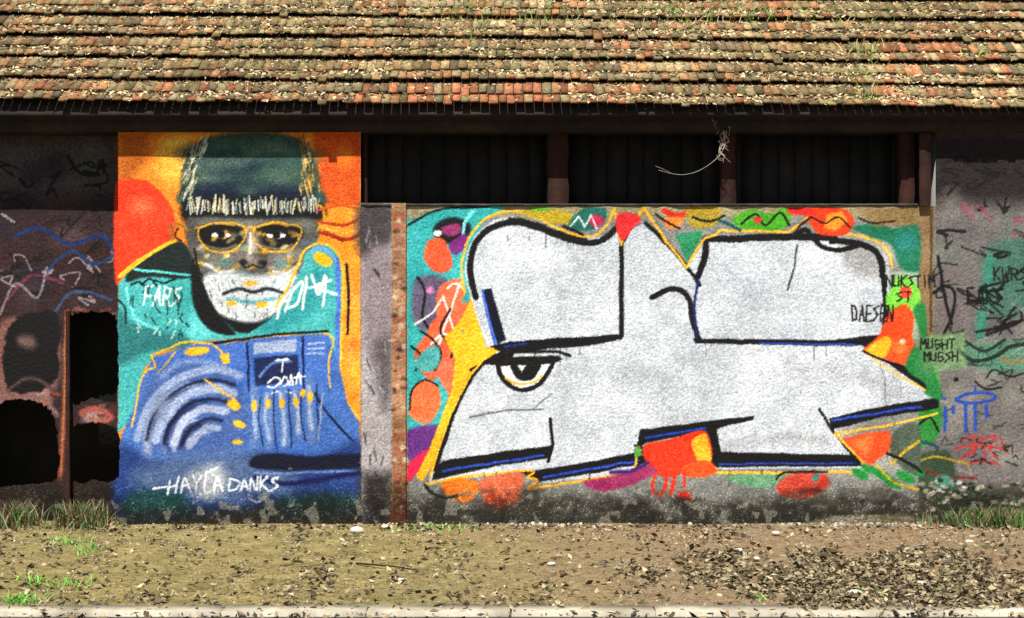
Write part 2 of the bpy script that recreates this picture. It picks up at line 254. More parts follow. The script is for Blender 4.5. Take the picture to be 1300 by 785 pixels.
def paint_letters():
    poly([(515,168),(1166,168),(1166,672),(515,672)],(.52,.52,.50))
    poly([(515,258),(1166,258),(1166,276),(515,276)],(.60,.56,.42),soft=4)
    # cloud of turquoise, coral and mauve at the left
    cp([(516,300),(524,280),(556,266),(600,262),(640,262),(612,285),(598,330),(596,380),(574,440),(566,520),(548,560),(516,560)],(.18,.66,.66),soft=1.5)
    cl([(516,288),(545,270),(580,264),(620,262)],3,(.06,.10,.10)); cp([(552,286),(575,276),(596,284),(594,300),(572,310),(556,306)],(.08,.10,.12),soft=2); cp([(560,290),(580,284),(586,294),(570,300)],(.60,.20,.42),soft=1.5); ell(556,296,5,4,(.9,.9,.88)); cl([(600,268),(590,284),(588,306)],4,(.45,.85,.85))
    cp([(538,322),(545,305),(560,303),(570,318),(574,340),(556,346),(542,336)],(1.,.36,.20),soft=1.2,i=20); cp([(570,312),(588,298),(594,308),(578,324)],(.50,.14,.50),soft=1.5)
    cp([(526,356),(556,350),(572,364),(562,398),(540,420),(524,402)],(.40,.36,.46),soft=3); cl([(530,352),(540,372),(536,400),(546,420)],3.4,(.04,.10,.12)); ell(546,368,5,5,(.9,.5,.75),soft=2); cp([(560,362),(584,354),(592,368),(586,384),(602,384),(606,402),(592,420),(560,412),(554,386)],(1.,.42,.26),soft=1.2,i=21)
    cp([(556,404),(582,412),(580,440),(562,470),(545,482),(526,452),(540,425)],(.96,.38,.22),soft=1.5,i=22); 
    for p in ([(584,360),(566,412),(556,442)],[(562,376),(578,424)],[(568,366),(578,360),(588,366)],[(526,412),(548,398),(560,380)],[(548,438),(562,424),(576,430)]): cl(p,2.6,(.90,.90,.88))
    for p in ([(534,420),(550,432),(560,450),(552,470)],[(572,392),(560,420),(574,446),(566,470),(576,486)],[(522,440),(534,452),(528,470)]): cl(p,3,.05)
    cp([(538,446),(556,440),(558,460),(545,472),(526,464)],(.30,.66,.66),soft=2); cp([(558,462),(580,452),(588,444),(584,490),(572,502),(556,478)],(1,.42,.28),soft=1.5,i=23); ell(560,503,9,10,(.2,.72,.72),soft=2)
    cp([(519,522),(524,494),(540,482),(556,490),(560,512),(550,532),(538,539),(522,530)],(1.,.42,.22),soft=1.2,i=24); cl([(520,520),(524,494),(540,482),(556,490)],2.4,.08); cp([(516,548),(556,540),(566,552),(550,576),(518,582)],(.42,.20,.52),soft=2,i=25); cp([(514,596),(530,578),(548,568),(556,574),(544,590),(528,602),(518,612)],(.90,.12,.30),soft=1.5,i=26)
    # yellow flash
    poly([(598,378),(610,412),(617,440),(654,436),(656,442),(632,452),(610,462),(592,482),(580,508),(562,550),(548,592),(536,612),(528,604),(545,570),(560,530),(574,496),(578,456),(564,430),(584,408)],(1.,.70,.06),soft=1,i=11)
    # upper silver letters
    L1=[(598,380),(590,345),(593,318),(606,294),(626,280),(650,275),(700,290),(750,303),(766,300),(790,286),(790,300),(815,284),(840,305),(872,340),(896,305),(912,298),(1012,300),(1060,302),(1106,309),(1126,322),(1130,345),(1128,432),(1100,442),(792,432),(760,430),(632,444),(618,440),(608,412)]
    poly(L1,SIL,soft=1,i=12)
    LOW=[(632,446),(760,430),(800,430),(1100,436),(1190,500),(1188,514),(1060,534),(1062,548),(1096,594),(908,596),(900,544),(812,558),(806,600),(690,614),(672,598),(544,612),(560,566),(592,486),(612,464)]
    poly(LOW,SIL,soft=1,i=13)
    for k in range(70): ell(ru(620,1120),ru(310,590),ru(20,60),ru(8,26),random.choice([.74,.78,.9,.93,.82]),'Y',soft=12,op=.22)
    for k in range(34):   # old paint ghosting through
        x=ru(620,1100); y=ru(320,580); line([(x,y),(x+ru(-26,26),y+ru(-10,10))],ru(2,7),random.choice([.7,.75,.92]),'Y',soft=3,op=.25)
    cl([(1050,560),(1000,556),(930,566),(912,584)],10,.55,soft=6,op=.5); cl([(1150,500),(1060,470),(1000,470)],14,.62,soft=8,op=.4)
    cp([(1075,300),(1112,310),(1126,322),(1126,345),(1096,352),(1070,330)],(.62,.62,.62),soft=6)
    # black outlines, upper letters
    cl([(604,378),(597,345),(600,318),(612,298),(630,287),(652,283),(674,286),(700,296),(728,306),(750,309),(768,303),(786,286)],8,.03); cl([(648,281),(672,284),(704,296),(742,306)],9,.03)
    line([(788,290),(789,340),(789,426)],6,.03); line([(789,290),(794,284),(800,290),(792,306)],4,.03)
    poly([(612,368),(624,366),(634,400),(642,432),(628,440),(618,404)],(.03,.06,.16),soft=.8); line([(613,370),(621,408),(630,438)],3.5,(.30,.46,.90))
    poly([(622,440),(648,434),(700,430),(790,424),(790,431),(740,440),(690,444),(640,450)],.03,soft=.8); line([(640,441),(668,436)],2.6,(.1,.22,.6))
    line([(820,284),(846,308),(868,334),(888,362)],5,.04); cl([(828,378),(848,368),(866,370),(876,382),(878,402),(886,430)],7,.03)
    line([(897,306),(894,330),(886,352)],8,.03); line([(886,356),(882,390),(884,430)],3.6,(.1,.16,.4)); line([(896,304),(1000,301),(1058,301)],9,.03); cl([(1010,298),(1022,292),(1030,300),(1042,312),(1064,318),(1090,312)],6,.03)
    cl([(1056,306),(1086,309),(1108,317),(1118,330),(1121,350)],8,.03); line([(1012,312),(1008,340),(1000,368)],2.4,.08,op=.8); line([(1121,346),(1124,400),(1122,430)],6,.03); poly([(880,430),(1060,432),(1122,424),(1124,434),(1080,440),(882,436)],.03,soft=.8); line([(964,436),(1088,438)],2.2,(.15,.3,.75))
    # the eye in the silver letter
    line([(598,470),(628,452),(648,447),(712,447),(724,452)],4,.03)
    poly([(606,463),(636,446),(654,446),(650,456),(632,464)],.03,soft=.8)
    cp([(634,460),(664,456),(700,455),(696,474),(682,490),(664,495),(644,487)],(.93,.93,.92),soft=.8,i=9)
    poly([(628,456),(660,453),(708,452),(714,456),(704,462),(634,465)],.03,soft=.8,i=9)
    cl([(631,460),(636,477),(648,490),(664,495),(682,490),(696,474),(702,460)],6,.03,i=9)
    cp([(650,462),(684,460),(684,472),(674,483),(658,482),(650,473)],.05,soft=.8); poly([(657,464),(668,464),(662,472)],.85); cl([(642,481),(656,487),(676,486),(688,478)],2.6,(.85,.62,.1))
    # lower outlines and dark bevels
    line([(640,452),(612,462),(592,490),(578,520),(566,556),(552,596)],5.5,.03); line([(618,450),(594,482),(574,522),(560,560),(546,606)],2.8,YE)
    poly([(560,586),(640,573),(700,566),(696,582),(640,590),(548,610),(552,596)],.035,soft=.8); line([(562,598),(690,578)],3,(.15,.30,.72)); line([(698,532),(702,566),(696,586)],4,.03)
    cl([(596,530),(640,522),(690,520)],2.4,.2,op=.6); line([(676,520),(700,500)],2,.2,op=.5)
    poly([(660,600),(740,588),(820,572),(826,586),(760,600),(684,612)],.035,soft=.8); line([(690,606),(816,584)],3,(.15,.30,.75)); poly([(812,546),(905,534),(958,528),(956,533),(912,544),(822,562),(808,570)],.035,soft=.8); line([(820,556),(900,543)],3,(.12,.28,.75)); poly([(896,542),(910,540),(916,578),(912,594),(902,590)],.035,soft=.8)
    poly([(906,574),(1000,576),(1090,578),(1094,592),(910,594)],.035,soft=.8); line([(914,590),(1086,588)],2.2,(.15,.28,.7)); line([(806,566),(830,574),(808,590)],4,.04)
    line([(1098,436),(1146,470),(1192,502)],8,.03); poly([(1052,532),(1100,520),(1192,504),(1192,518),(1120,530),(1056,546)],.035,soft=.8); line([(1056,534),(1110,526),(1168,516)],3.2,(.15,.30,.75)); line([(1040,520),(1056,546),(1090,588)],3.4,.05)
    cl([(1060,551),(1112,543),(1150,535),(1190,525)],2.6,YE); line([(1060,551),(1085,576),(1100,592)],2.6,YE); cl([(1110,458),(1150,482),(1190,502)],2.2,YE)
    line([(905,600),(1000,601),(1090,599)],3.4,YE); cl([(540,615),(580,607),(630,601),(676,598),(670,606),(682,610),(670,622),(690,618),(740,610),(790,602),(806,592),(808,568)],2.8,YE)
    cl([(590,372),(586,345),(589,318),(603,290),(624,274),(648,268),(674,274),(704,288),(728,298),(752,300),(768,288),(779,265)],2.8,YE); line([(779,265),(784,290),(788,311)],2.6,YE); line([(788,309),(804,284),(817,265)],2.6,YE); line([(817,264),(845,305),(872,340)],3,YE); line([(872,340),(886,316),(896,302),(908,299),(914,292),(1000,295),(1018,284),(1026,276)],3,YE); cl([(1054,295),(1090,300),(1114,307),(1128,320),(1133,340)],2.8,YE)
    # top band
    cp([(660,270),(690,264),(722,270),(730,284),(704,284),(676,276)],(.70,.60,.08),soft=1.5); ell(686,265,14,4,(.4,.65,.2),soft=2); cp([(728,274),(745,264),(768,265),(764,286),(740,293),(722,289)],(.10,.42,.38),soft=1.5,i=27); ell(757,280,9,8,(.80,.16,.34),soft=1.5); line([(724,288),(734,275),(742,288),(750,273),(758,290)],2,.9); line([(716,288),(740,298)],4,.04)
    cp([(782,274),(800,270),(814,278),(802,292),(791,306),(784,296)],(.90,.18,.20),soft=1,i=28); poly([(856,298),(893,293),(889,306),(872,334)],(.16,.55,.36),soft=1,i=29); cl([(843,268),(862,274),(882,264)],7,(.85,.14,.04)); cp([(843,278),(866,276),(862,288),(848,290)],(1,.52,.16),soft=1.5)
    cp([(872,266),(912,263),(914,282),(894,290),(876,286)],(.66,.56,.14),soft=2); cl([(832,272),(850,284),(862,290)],3,.05); cl([(880,276),(900,282),(920,274)],3,.05)
    cp([(930,278),(955,266),(975,272),(998,263),(1004,282),(985,293),(958,291),(940,289)],(.28,.66,.10),soft=1.2,i=30); cl([(942,284),(960,272),(972,286),(990,270),(1002,286)],2.8,.05); cl([(912,280),(928,286),(940,292)],4,(.04,.34,.36)); ell(962,279,5,4,(.9,.2,.25)); 
    poly([(998,264),(1034,264),(1030,275),(1002,272)],(.88,.14,.14),soft=1.2); cp([(1026,268),(1046,263),(1072,266),(1084,280),(1076,297),(1046,299),(1030,288)],(.92,.24,.05),soft=1.2,i=31); poly([(1050,272),(1068,268),(1076,282),(1060,293),(1046,290)],(1.,.56,.10),soft=1.5); cl([(1030,276),(1048,284),(1064,276),(1080,290)],2.4,.08); line([(1006,299),(1016,286),(1030,276)],3,(.2,.1,.04))
    cp([(1082,290),(1108,284),(1134,290),(1166,286),(1166,350),(1144,340),(1130,310),(1106,302)],(.10,.46,.34),soft=2); ell(1150,306,14,12,(.12,.50,.46),soft=4); poly([(1084,264),(1166,264),(1166,286),(1110,288)],(.55,.45,.28),soft=3); cl([(1090,276),(1110,284),(1136,280)],2.4,(.2,.12,.06))
    for k in range(34):   # runs of paint below outlines and patches
        x,y=random.choice([(ru(640,780),443),(ru(890,1050),434),(ru(560,690),600),(ru(700,820),600),(ru(910,1090),598),(ru(560,600),636),(ru(618,655),650),(ru(1000,1040),630),(ru(640,700),300)])
        line([(x,y),(x+ru(-.5,.5),y+ru(5,24))],ru(.9,1.8),random.choice([.06,.06,(.25,.2,.2),(.5,.45,.3)]),op=.7)
    for k in range(1):    # hairline cracks
        x=ru(560,1150); y=ru(270,560); p=[(x,y)]
        for q in range(9): x+=ru(-7,9); y+=ru(6,18); p.append((x,y))
        line(p,1.1,.25,'Y',op=.6,soft=.5)
    # under the silver letters
    cp([(818,566),(850,558),(896,548),(902,592),(870,600),(850,606),(832,600),(820,586)],(.90,.20,.06),soft=1,i=34); cp([(878,562),(897,552),(903,590),(888,590)],(1,.66,.08),soft=1.2); cp([(872,590),(898,584),(910,598),(892,606),(866,604)],(.95,.30,.06),soft=1.2)
    for (a,w) in [([(832,592),(829,622),(834,628)],4),([(843,596),(846,616),(838,630)],4.5),([(858,596),(852,628)],5),([(870,598),(868,618)],4)]: cl(a,w,(.92,.20,.06),soft=.8)
    ell(868,633,10,9,(.88,.18,.06),soft=1.5); cp([(740,612),(780,604),(820,592),(834,598),(806,614),(764,624)],(.62,.18,.38),soft=2,i=35); cl([(776,600),(800,598),(822,588)],5,(.25,.12,.45),soft=1.5); poly([(804,570),(812,566),(816,578),(806,582)],(.3,.6,.2))
    cp([(560,616),(580,608),(606,612),(606,626),(594,638),(575,635)],(.92,.46,.08),soft=1.5,i=36); cp([(610,610),(640,602),(664,602),(662,630),(650,650),(626,652),(614,634)],(.86,.42,.28),soft=2.5,i=37); cl([(540,616),(548,626),(566,632),(580,630)],4,.06)
    cp([(922,604),(1000,604),(988,614),(962,620),(938,614)],(.40,.62,.46),soft=2.5); ell(1020,616,34,17,(.80,.28,.20),soft=2,rot=-.15,i=38); poly([(1030,606),(1042,600),(1036,614)],TE); cl([(986,608),(1000,600),(1050,600)],3,.08)
    for (x,y,r) in [(1092,602,9),(1104,596,9),(1120,604,10),(1134,614,9),(1150,606,10),(1162,598,10)]: ell(x,y,r*1.3,r*.6,(.10,.55,.22),soft=1.5,rot=.5)
    poly([(1068,556),(1128,546),(1134,558),(1128,574),(1104,592),(1092,582)],(.96,.32,.12),soft=1,i=39); poly([(1080,560),(1110,552),(1106,572),(1098,578)],(1,.48,.22),soft=3)
    cp([(1136,548),(1166,540),(1166,600),(1140,590),(1130,574)],(.30,.36,.30),soft=2); cl([(1130,590),(1166,560)],4,(.75,.6,.1)); cl([(1126,576),(1150,586),(1170,600)],4,(.05,.10,.08)); cl([(1112,590),(1134,612),(1166,622)],3,(.75,.62,.1))
    # weathered foot
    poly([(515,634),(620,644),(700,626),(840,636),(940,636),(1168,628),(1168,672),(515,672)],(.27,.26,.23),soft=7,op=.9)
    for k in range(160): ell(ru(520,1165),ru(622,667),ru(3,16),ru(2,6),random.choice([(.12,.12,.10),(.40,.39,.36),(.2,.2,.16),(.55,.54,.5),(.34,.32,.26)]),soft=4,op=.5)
    cp([(1030,662),(1065,656),(1115,654),(1165,657),(1160,669),(1040,670)],(.66,.63,.54),soft=2)

def paint_label():
    # right part: label lettering, lime flower, orange cloud
    poly([(1131,345),(1166,345),(1166,430),(1131,436)],(.62,.70,.60),soft=2)
    cp([(1134,354),(1156,352),(1168,372),(1166,392),(1150,400),(1128,397),(1124,378),(1130,370)],(.46,.82,.24),soft=1.2,i=32); ell(1150,371,8,8,(1,.28,.18),soft=1.2)
    cp([(1128,398),(1150,386),(1160,402),(1158,425),(1162,445),(1147,464),(1122,456),(1096,446),(1116,425)],(.95,.30,.08),soft=1.2,i=33); cp([(1098,446),(1122,428),(1132,432),(1128,448),(1116,456)],(1.,.68,.08),soft=1.5); ell(1142,440,9,8,(1.,.45,.18),soft=3); ell(1146,434,3.5,3,(1,.85,.7),soft=1)
    cl([(1096,446),(1122,458),(1148,466),(1166,478)],3,.05); cp([(1160,400),(1175,388),(1175,440),(1160,440),(1150,468),(1175,488),(1175,500),(1196,500)],(.14,.50,.24),'P',soft=2)
    word('NUKSTIM',1126,350,14,9.,2.,.05,i=40); word('ST',1138,371,12,11,2.,.05,i=41); word('DAESEN',1082,388,20,9.,2.2,.05,i=42)
    poly([(1166,428),(1222,424),(1226,466),(1170,474)],(.42,.54,.38),soft=6,op=.7); word('MUGHT',1169,431,12,9,1.9,.05,i=43); word('MUGSH',1173,447,12,9,1.9,.05,i=44)

def paint_right():
    poly([(1165,168),(1345,168),(1345,672),(1165,672)],(.44,.42,.41))
    poly([(1165,168),(1345,168),(1345,258),(1165,258)],(.17,.14,.14),soft=12)  # eave shade painted into the top of the end wall
    for k in range(34): ell(ru(1190,1335),ru(250,640),ru(12,34),ru(8,24),random.choice([(.52,.50,.48),(.36,.36,.36),(.55,.54,.50),(.42,.46,.42),(.46,.40,.40)]),soft=8,op=.5)
    line([(1176,262),(1176,440)],20,(.55,.44,.30),soft=2); line([(1183,262),(1182,420)],3,(.30,.22,.15),soft=1.5)
    cp([(1250,320),(1300,300),(1340,300),(1340,380),(1290,400),(1254,392)],(.28,.44,.38),soft=6); line([(1258,330),(1250,380),(1244,425)],12,(.22,.52,.44),soft=4); cp([(1215,440),(1262,436),(1340,430),(1340,468),(1250,470)],(.34,.52,.42),soft=5)
    scrawl(1196,1335,285,420,40,(1.2,4.2),.07); scrawl(1196,1335,430,600,20,(1,2.4),(.10,.14,.14),.7); scrawl(1200,1335,300,600,10,(1,2.2),(.62,.60,.58),.6); scrawl(1196,1335,195,270,14,(2,4),(.08,.07,.08)); scrawl(1210,1335,262,300,10,(1.6,2.6),(.60,.28,.36),.7)
    word('FAKS',1228,366,20,12,2.6,.07,i=45); word('KWRS',1262,340,16,11,2.2,(.08,.1,.1),i=46)
    cl([(1192,326),(1200,380),(1208,412)],4,.08); cl([(1186,372),(1200,364),(1212,372),(1208,402),(1196,430)],4,.08)
    poly([(1164,428),(1222,424),(1226,466),(1168,474)],(.52,.66,.46),soft=3); cp([(1156,470),(1186,466),(1192,496),(1170,486)],(.30,.70,.24),soft=2); 
    cl([(1216,444),(1235,458),(1262,454),(1284,440),(1320,436)],5,(.12,.20,.17)); cl([(1226,434),(1250,446),(1276,432)],4,(.14,.2,.18)); cl([(1252,480),(1262,470),(1282,478),(1300,474)],2.6,.15); cl([(1238,484),(1252,494),(1270,492)],3,.12); ell(1214,482,3,3,.1); cl([(1272,455),(1290,460),(1310,448)],3,(.62,.42,.22))
    BL=(.14,.30,.68)
    cl([(1214,508),(1232,499),(1258,500),(1262,506),(1240,512),(1216,510),(1214,506)],4,BL); line([(1238,490),(1238,500)],3,BL)
    for (x,y0,y1) in [(1200,518,546),(1210,516,524),(1226,514,548),(1238,514,546),(1252,516,530)]: line([(x,y0),(x,y1)],4.5,BL)
    cl([(1170,505),(1186,500),(1200,506)],3,BL)
    RD2=(.72,.20,.20)
    for p in ([(1222,560),(1236,552),(1232,574),(1220,582)],[(1236,578),(1244,554),(1252,580)],[(1250,556),(1264,554),(1256,568),(1266,582)],[(1212,570),(1240,566),(1276,570)],[(1226,590),(1246,586),(1268,590)],[(1270,556),(1280,574)]): cl(p,3,RD2)
    for k in range(12): x=ru(1216,1290); y=ru(550,590); cl([(x,y),(x+ru(-10,10),y+ru(-6,6)),(x+ru(-14,14),y+ru(-4,8))],1.6,.12)
    cp([(1164,520),(1192,512),(1196,540),(1184,562),(1164,564)],(.16,.52,.20),soft=2); cl([(1166,540),(1180,530),(1192,548)],3,.06); cl([(1166,560),(1190,568),(1186,584)],4,(.10,.30,.34))
    cp([(1164,580),(1200,572),(1212,592),(1216,616),(1190,628),(1166,612)],(.22,.30,.22),soft=3); cl([(1166,620),(1190,628),(1216,624),(1226,618)],4,(.06,.20,.12)); cl([(1176,596),(1196,604),(1240,608)],2.6,(.5,.12,.1)); cp([(1188,606),(1204,604),(1214,618),(1192,624)],(.30,.56,.50),soft=2); cl([(1166,586),(1190,580),(1230,590)],2.6,(.70,.56,.12))
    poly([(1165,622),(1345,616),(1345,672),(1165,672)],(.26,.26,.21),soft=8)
    for k in range(150): ell(ru(1170,1335),ru(608,660),ru(1.5,5),ru(1,3),random.choice([(.6,.58,.5),(.75,.73,.68),(.15,.15,.1),(.12,.22,.1)]),soft=.8)

paint_left(); paint_portrait(); paint_plain(); paint_right(); paint_letters(); paint_pillar(); paint_label()

# paint wear: blotches, roughcast grain, runs and chips that belong to the wall
gy, gx = np.mgrid[Y0:Y1+1, X0:X1+1]
wr = rng.normal(0, .30, (2, H, W)); wl = [(vnoise(H, W, 14, 21)-.5)*1.6, (vnoise(H, W, 14, 22)-.5)*1.6]
iy = np.clip(np.rint(gy - Y0 + wr[0] + wl[0]).astype(int), 0, H-1); ix = np.clip(np.rint(gx - X0 + wr[1] + wl[1]).astype(int), 0, W-1)
YL = YL[iy, ix]; KB = KB[iy, ix]; KR = KR[iy, ix]
n1 = vnoise(H, W, 26, 1); n2 = vnoise(H, W, 7, 2); n3 = vnoise(H, W, 1.7, 3); n4 = rng.random((H, W)); n5 = vnoise(H, W, 70, 4)
grain = (n4 - .5)*.30 + (n3 - .5)*.16 + (n2 - .5)*.08
LUM = YL * (1 + (n1 - .5)*.12 + (n5 - .5)*.10)
amp = np.clip(.25 + LUM*1.1, .25, 1.0) * np.where(gx < 1165, 1., .8)
LUM = (LUM - .42)*1.10 + .40 + grain * amp * .85
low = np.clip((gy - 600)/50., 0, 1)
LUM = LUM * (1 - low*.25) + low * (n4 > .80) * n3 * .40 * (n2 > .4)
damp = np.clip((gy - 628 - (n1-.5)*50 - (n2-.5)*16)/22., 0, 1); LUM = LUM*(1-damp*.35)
chip = (((vnoise(H,W,11,31)*.6+n2*.4) > (.93 - low*.23)) & (gy > 300)); chipe = chip & (n2 > .3)
LUM = np.where(chipe, LUM*.35 + .30 + (n4-.5)*.2, LUM); KB = np.where(chipe, KB*.25-.02, KB); KR = np.where(chipe, KR*.25+.01, KR)
LUM = np.clip(LUM, .02, .97)
Rr = LUM + KR/.713; Bb = LUM + KB/.564; Gg = (LUM - .299*Rr - .114*Bb)/.587
RGB = np.clip(np.stack([Rr, Gg, Bb], -1), .012, .96)
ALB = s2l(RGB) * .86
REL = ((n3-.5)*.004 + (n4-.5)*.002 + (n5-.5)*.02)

# ------------------------------------------------------------------ helpers
def link(o, parent=None):
    COL.objects.link(o)
    if parent is not None: o.parent = parent
    return o
def tag(o, label=None, cat=None, group=None, kind=None):
    if label: o['label'] = label
    if cat: o['category'] = cat
    if group: o['group'] = group
    if kind: o['kind'] = kind
    return o
def empty(name, loc=(0,0,0)):
    o = bpy.data.objects.new(name, None); o.location = loc; o.empty_display_size = .2; return link(o)
def mat(name, col=(.5,.5,.5), rough=.85, var=.25, scale=12., bump=.3, dist=.01, attr=None, col2=None):
    m = bpy.data.materials.new(name); m.use_nodes = True; nt = m.node_tree; N = nt.nodes; Lk = nt.links
    b = N['Principled BSDF']; b.inputs['Roughness'].default_value = rough; b.inputs['Specular IOR Level'].default_value = .25
    tc = N.new('ShaderNodeTexCoord'); no = N.new('ShaderNodeTexNoise'); no.inputs['Scale'].default_value = scale; no.inputs['Detail'].default_value = 8; no.inputs['Roughness'].default_value = .65
    Lk.new(tc.outputs['Object'], no.inputs['Vector'])
    mr = N.new('ShaderNodeMapRange'); mr.inputs['From Min'].default_value = .3; mr.inputs['From Max'].default_value = .7; mr.inputs['To Min'].default_value = 1-var; mr.inputs['To Max'].default_value = 1+var
    Lk.new(no.outputs['Fac'], mr.inputs['Value'])
    mx = N.new('ShaderNodeMix'); mx.data_type = 'RGBA'; mx.blend_type = 'MULTIPLY'; mx.inputs['Factor'].default_value = 1
    if attr:
        a = N.new('ShaderNodeVertexColor'); a.layer_name = attr; Lk.new(a.outputs['Color'], mx.inputs['A'])
    elif col2 is not None:
        n2 = N.new('ShaderNodeTexNoise'); n2.inputs['Scale'].default_value = scale*.22; n2.inputs['Detail'].default_value = 5; Lk.new(tc.outputs['Object'], n2.inputs['Vector'])
        rp = N.new('ShaderNodeValToRGB'); rp.color_ramp.elements[0].position = .38; rp.color_ramp.elements[1].position = .62
        rp.color_ramp.elements[0].color = (*col, 1); rp.color_ramp.elements[1].color = (*col2, 1); Lk.new(n2.outputs['Fac'], rp.inputs['Fac']); Lk.new(rp.outputs['Color'], mx.inputs['A'])
    else: mx.inputs['A'].default_value = (*col, 1)
    Lk.new(mr.outputs['Result'], mx.inputs['B']); Lk.new(mx.outputs['Result'], b.inputs['Base Color'])
    if bump:
        bp = N.new('ShaderNodeBump'); bp.inputs['Strength'].default_value = bump; bp.inputs['Distance'].default_value = dist
        nb = N.new('ShaderNodeTexNoise'); nb.inputs['Scale'].default_value = scale*5; nb.inputs['Detail'].default_value = 6; Lk.new(tc.outputs['Object'], nb.inputs['Vector'])
        Lk.new(nb.outputs['Fac'], bp.inputs['Height']); Lk.new(bp.outputs['Normal'], b.inputs['Normal'])
    return m
M_PAINT = mat('sprayed_roughcast', attr='paint', rough=.75, var=.10, scale=30, bump=.40, dist=.009)
M_TILE = mat('weathered_clay_tile', attr='tint', rough=.9, var=.60, scale=22, bump=.8, dist=.01)
M_WOOD = mat('old_dark_timber', (.014,.011,.010), col2=(.028,.018,.014), var=.35, scale=9, bump=.5)
M_POST = mat('red_brown_timber', (.040,.012,.008), col2=(.020,.008,.006), var=.4, scale=10, bump=.5)
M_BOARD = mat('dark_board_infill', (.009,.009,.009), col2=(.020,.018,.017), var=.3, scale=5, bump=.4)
M_PLAST = mat('grey_render', (.30,.29,.27), col2=(.22,.21,.20), var=.25, scale=8, bump=.5)
M_GROUND = None
M_LEAF = mat('dry_leaf', attr='tint', rough=.8, var=.2, scale=40, bump=0)
M_GREEN = mat('green_blade', attr='tint', rough=.7, var=.2, scale=30, bump=0)
M_TWIG = mat('bleached_stem', (.40,.36,.28), var=.3, scale=30, bump=0)
M_BRANCH = mat('brown_branch', (.28,.17,.10), var=.3, scale=30, bump=.3)
M_LEDGE = mat('dark_ledge', (.05,.045,.04), col2=(.025,.022,.02), var=.4, scale=12, bump=.6)  # dark albedo mutes the sunlit top, shade put into the colour
M_STONE = mat('pale_stone', (.55,.50,.42), col2=(.42,.38,.32), var=.2, scale=20, bump=.4)

def mesh_np(name, V, Fq, material, parent=None, cols=None, attr='tint', smooth=False):
    V = np.asarray(V, np.float32); Fq = np.asarray(Fq, np.int32); me = bpy.data.meshes.new(name); k = Fq.shape[1]
    me.vertices.add(len(V)); me.vertices.foreach_set('co', V.ravel())
    me.loops.add(len(Fq)*k); me.loops.foreach_set('vertex_index', Fq.ravel())
    me.polygons.add(len(Fq)); me.polygons.foreach_set('loop_start', np.arange(len(Fq), dtype=np.int32)*k); me.polygons.foreach_set('loop_total', np.full(len(Fq), k, np.int32))
    me.update(calc_edges=True); me.validate()
    if cols is not None:
        ca = me.color_attributes.new(attr, 'FLOAT_COLOR', 'POINT'); c4 = np.ones((len(V), 4), np.float32); c4[:, :3] = cols; ca.data.foreach_set('color', c4.ravel())
    if smooth: me.polygons.foreach_set('use_smooth', np.ones(len(Fq), bool))
    me.materials.append(material); o = bpy.data.objects.new(name, me); return link(o, parent)
class Boxes:
    def __init__(s): s.V = []; s.F = []; s.C = []
    def quad8(s, c8, col=(.5,.5,.5)):
        b = len(s.V); s.V += [tuple(p) for p in c8]; s.C += [col]*8
        s.F += [(b,b+3,b+2,b+1),(b+4,b+5,b+6,b+7),(b,b+1,b+5,b+4),(b+1,b+2,b+6,b+5),(b+2,b+3,b+7,b+6),(b+3,b,b+4,b+7)]
    def box(s, x0,x1,y0,y1,z0,z1, col=(.5,.5,.5)):
        s.quad8([(x0,y0,z0),(x1,y0,z0),(x1,y1,z0),(x0,y1,z0),(x0,y0,z1),(x1,y0,z1),(x1,y1,z1),(x0,y1,z1)], col)
    def build(s, name, material, parent=None): return mesh_np(name, s.V, s.F, material, parent, np.array(s.C, np.float32))
def rough_beam(x0,x1,y0,y1,z0,z1,n,j,name,material,parent):
    V=[];Fc=[]
    for i in range(n+1):
        x=x0+(x1-x0)*i/n; r=lambda: random.uniform(-j,j)
        V+=[(x,y0+r(),z0+r()),(x,y1,z0+r()),(x,y1,z1),(x,y0+r(),z1+r()*.3)]
    for i in range(n):
        a=4*i
        for k in range(4): Fc.append((a+k,a+(k+1)%4,a+4+(k+1)%4,a+4+k)[::-1])
    V+=[V[0],V[1],V[2],V[3]]; Fc.append((0,1,2,3)); a=4*n; Fc.append((a+3,a+2,a+1,a))
    return mesh_np(name,V,Fc,material,parent)
def rough_post(x0,x1,y0,y1,z0,z1,j,name,material,parent):
    n=10; V=[];Fc=[]
    for i in range(n+1):
        z=z0+(z1-z0)*i/n; r=lambda: random.uniform(-j,j)
        V+=[(x0+r(),y0+r(),z),(x1+r(),y0+r(),z),(x1,y1,z),(x0,y1,z)]
    for i in range(n):
        a=4*i
        for k in range(4): Fc.append((a+k,a+(k+1)%4,a+4+(k+1)%4,a+4+k))
    return mesh_np(name,V,Fc,material,parent)

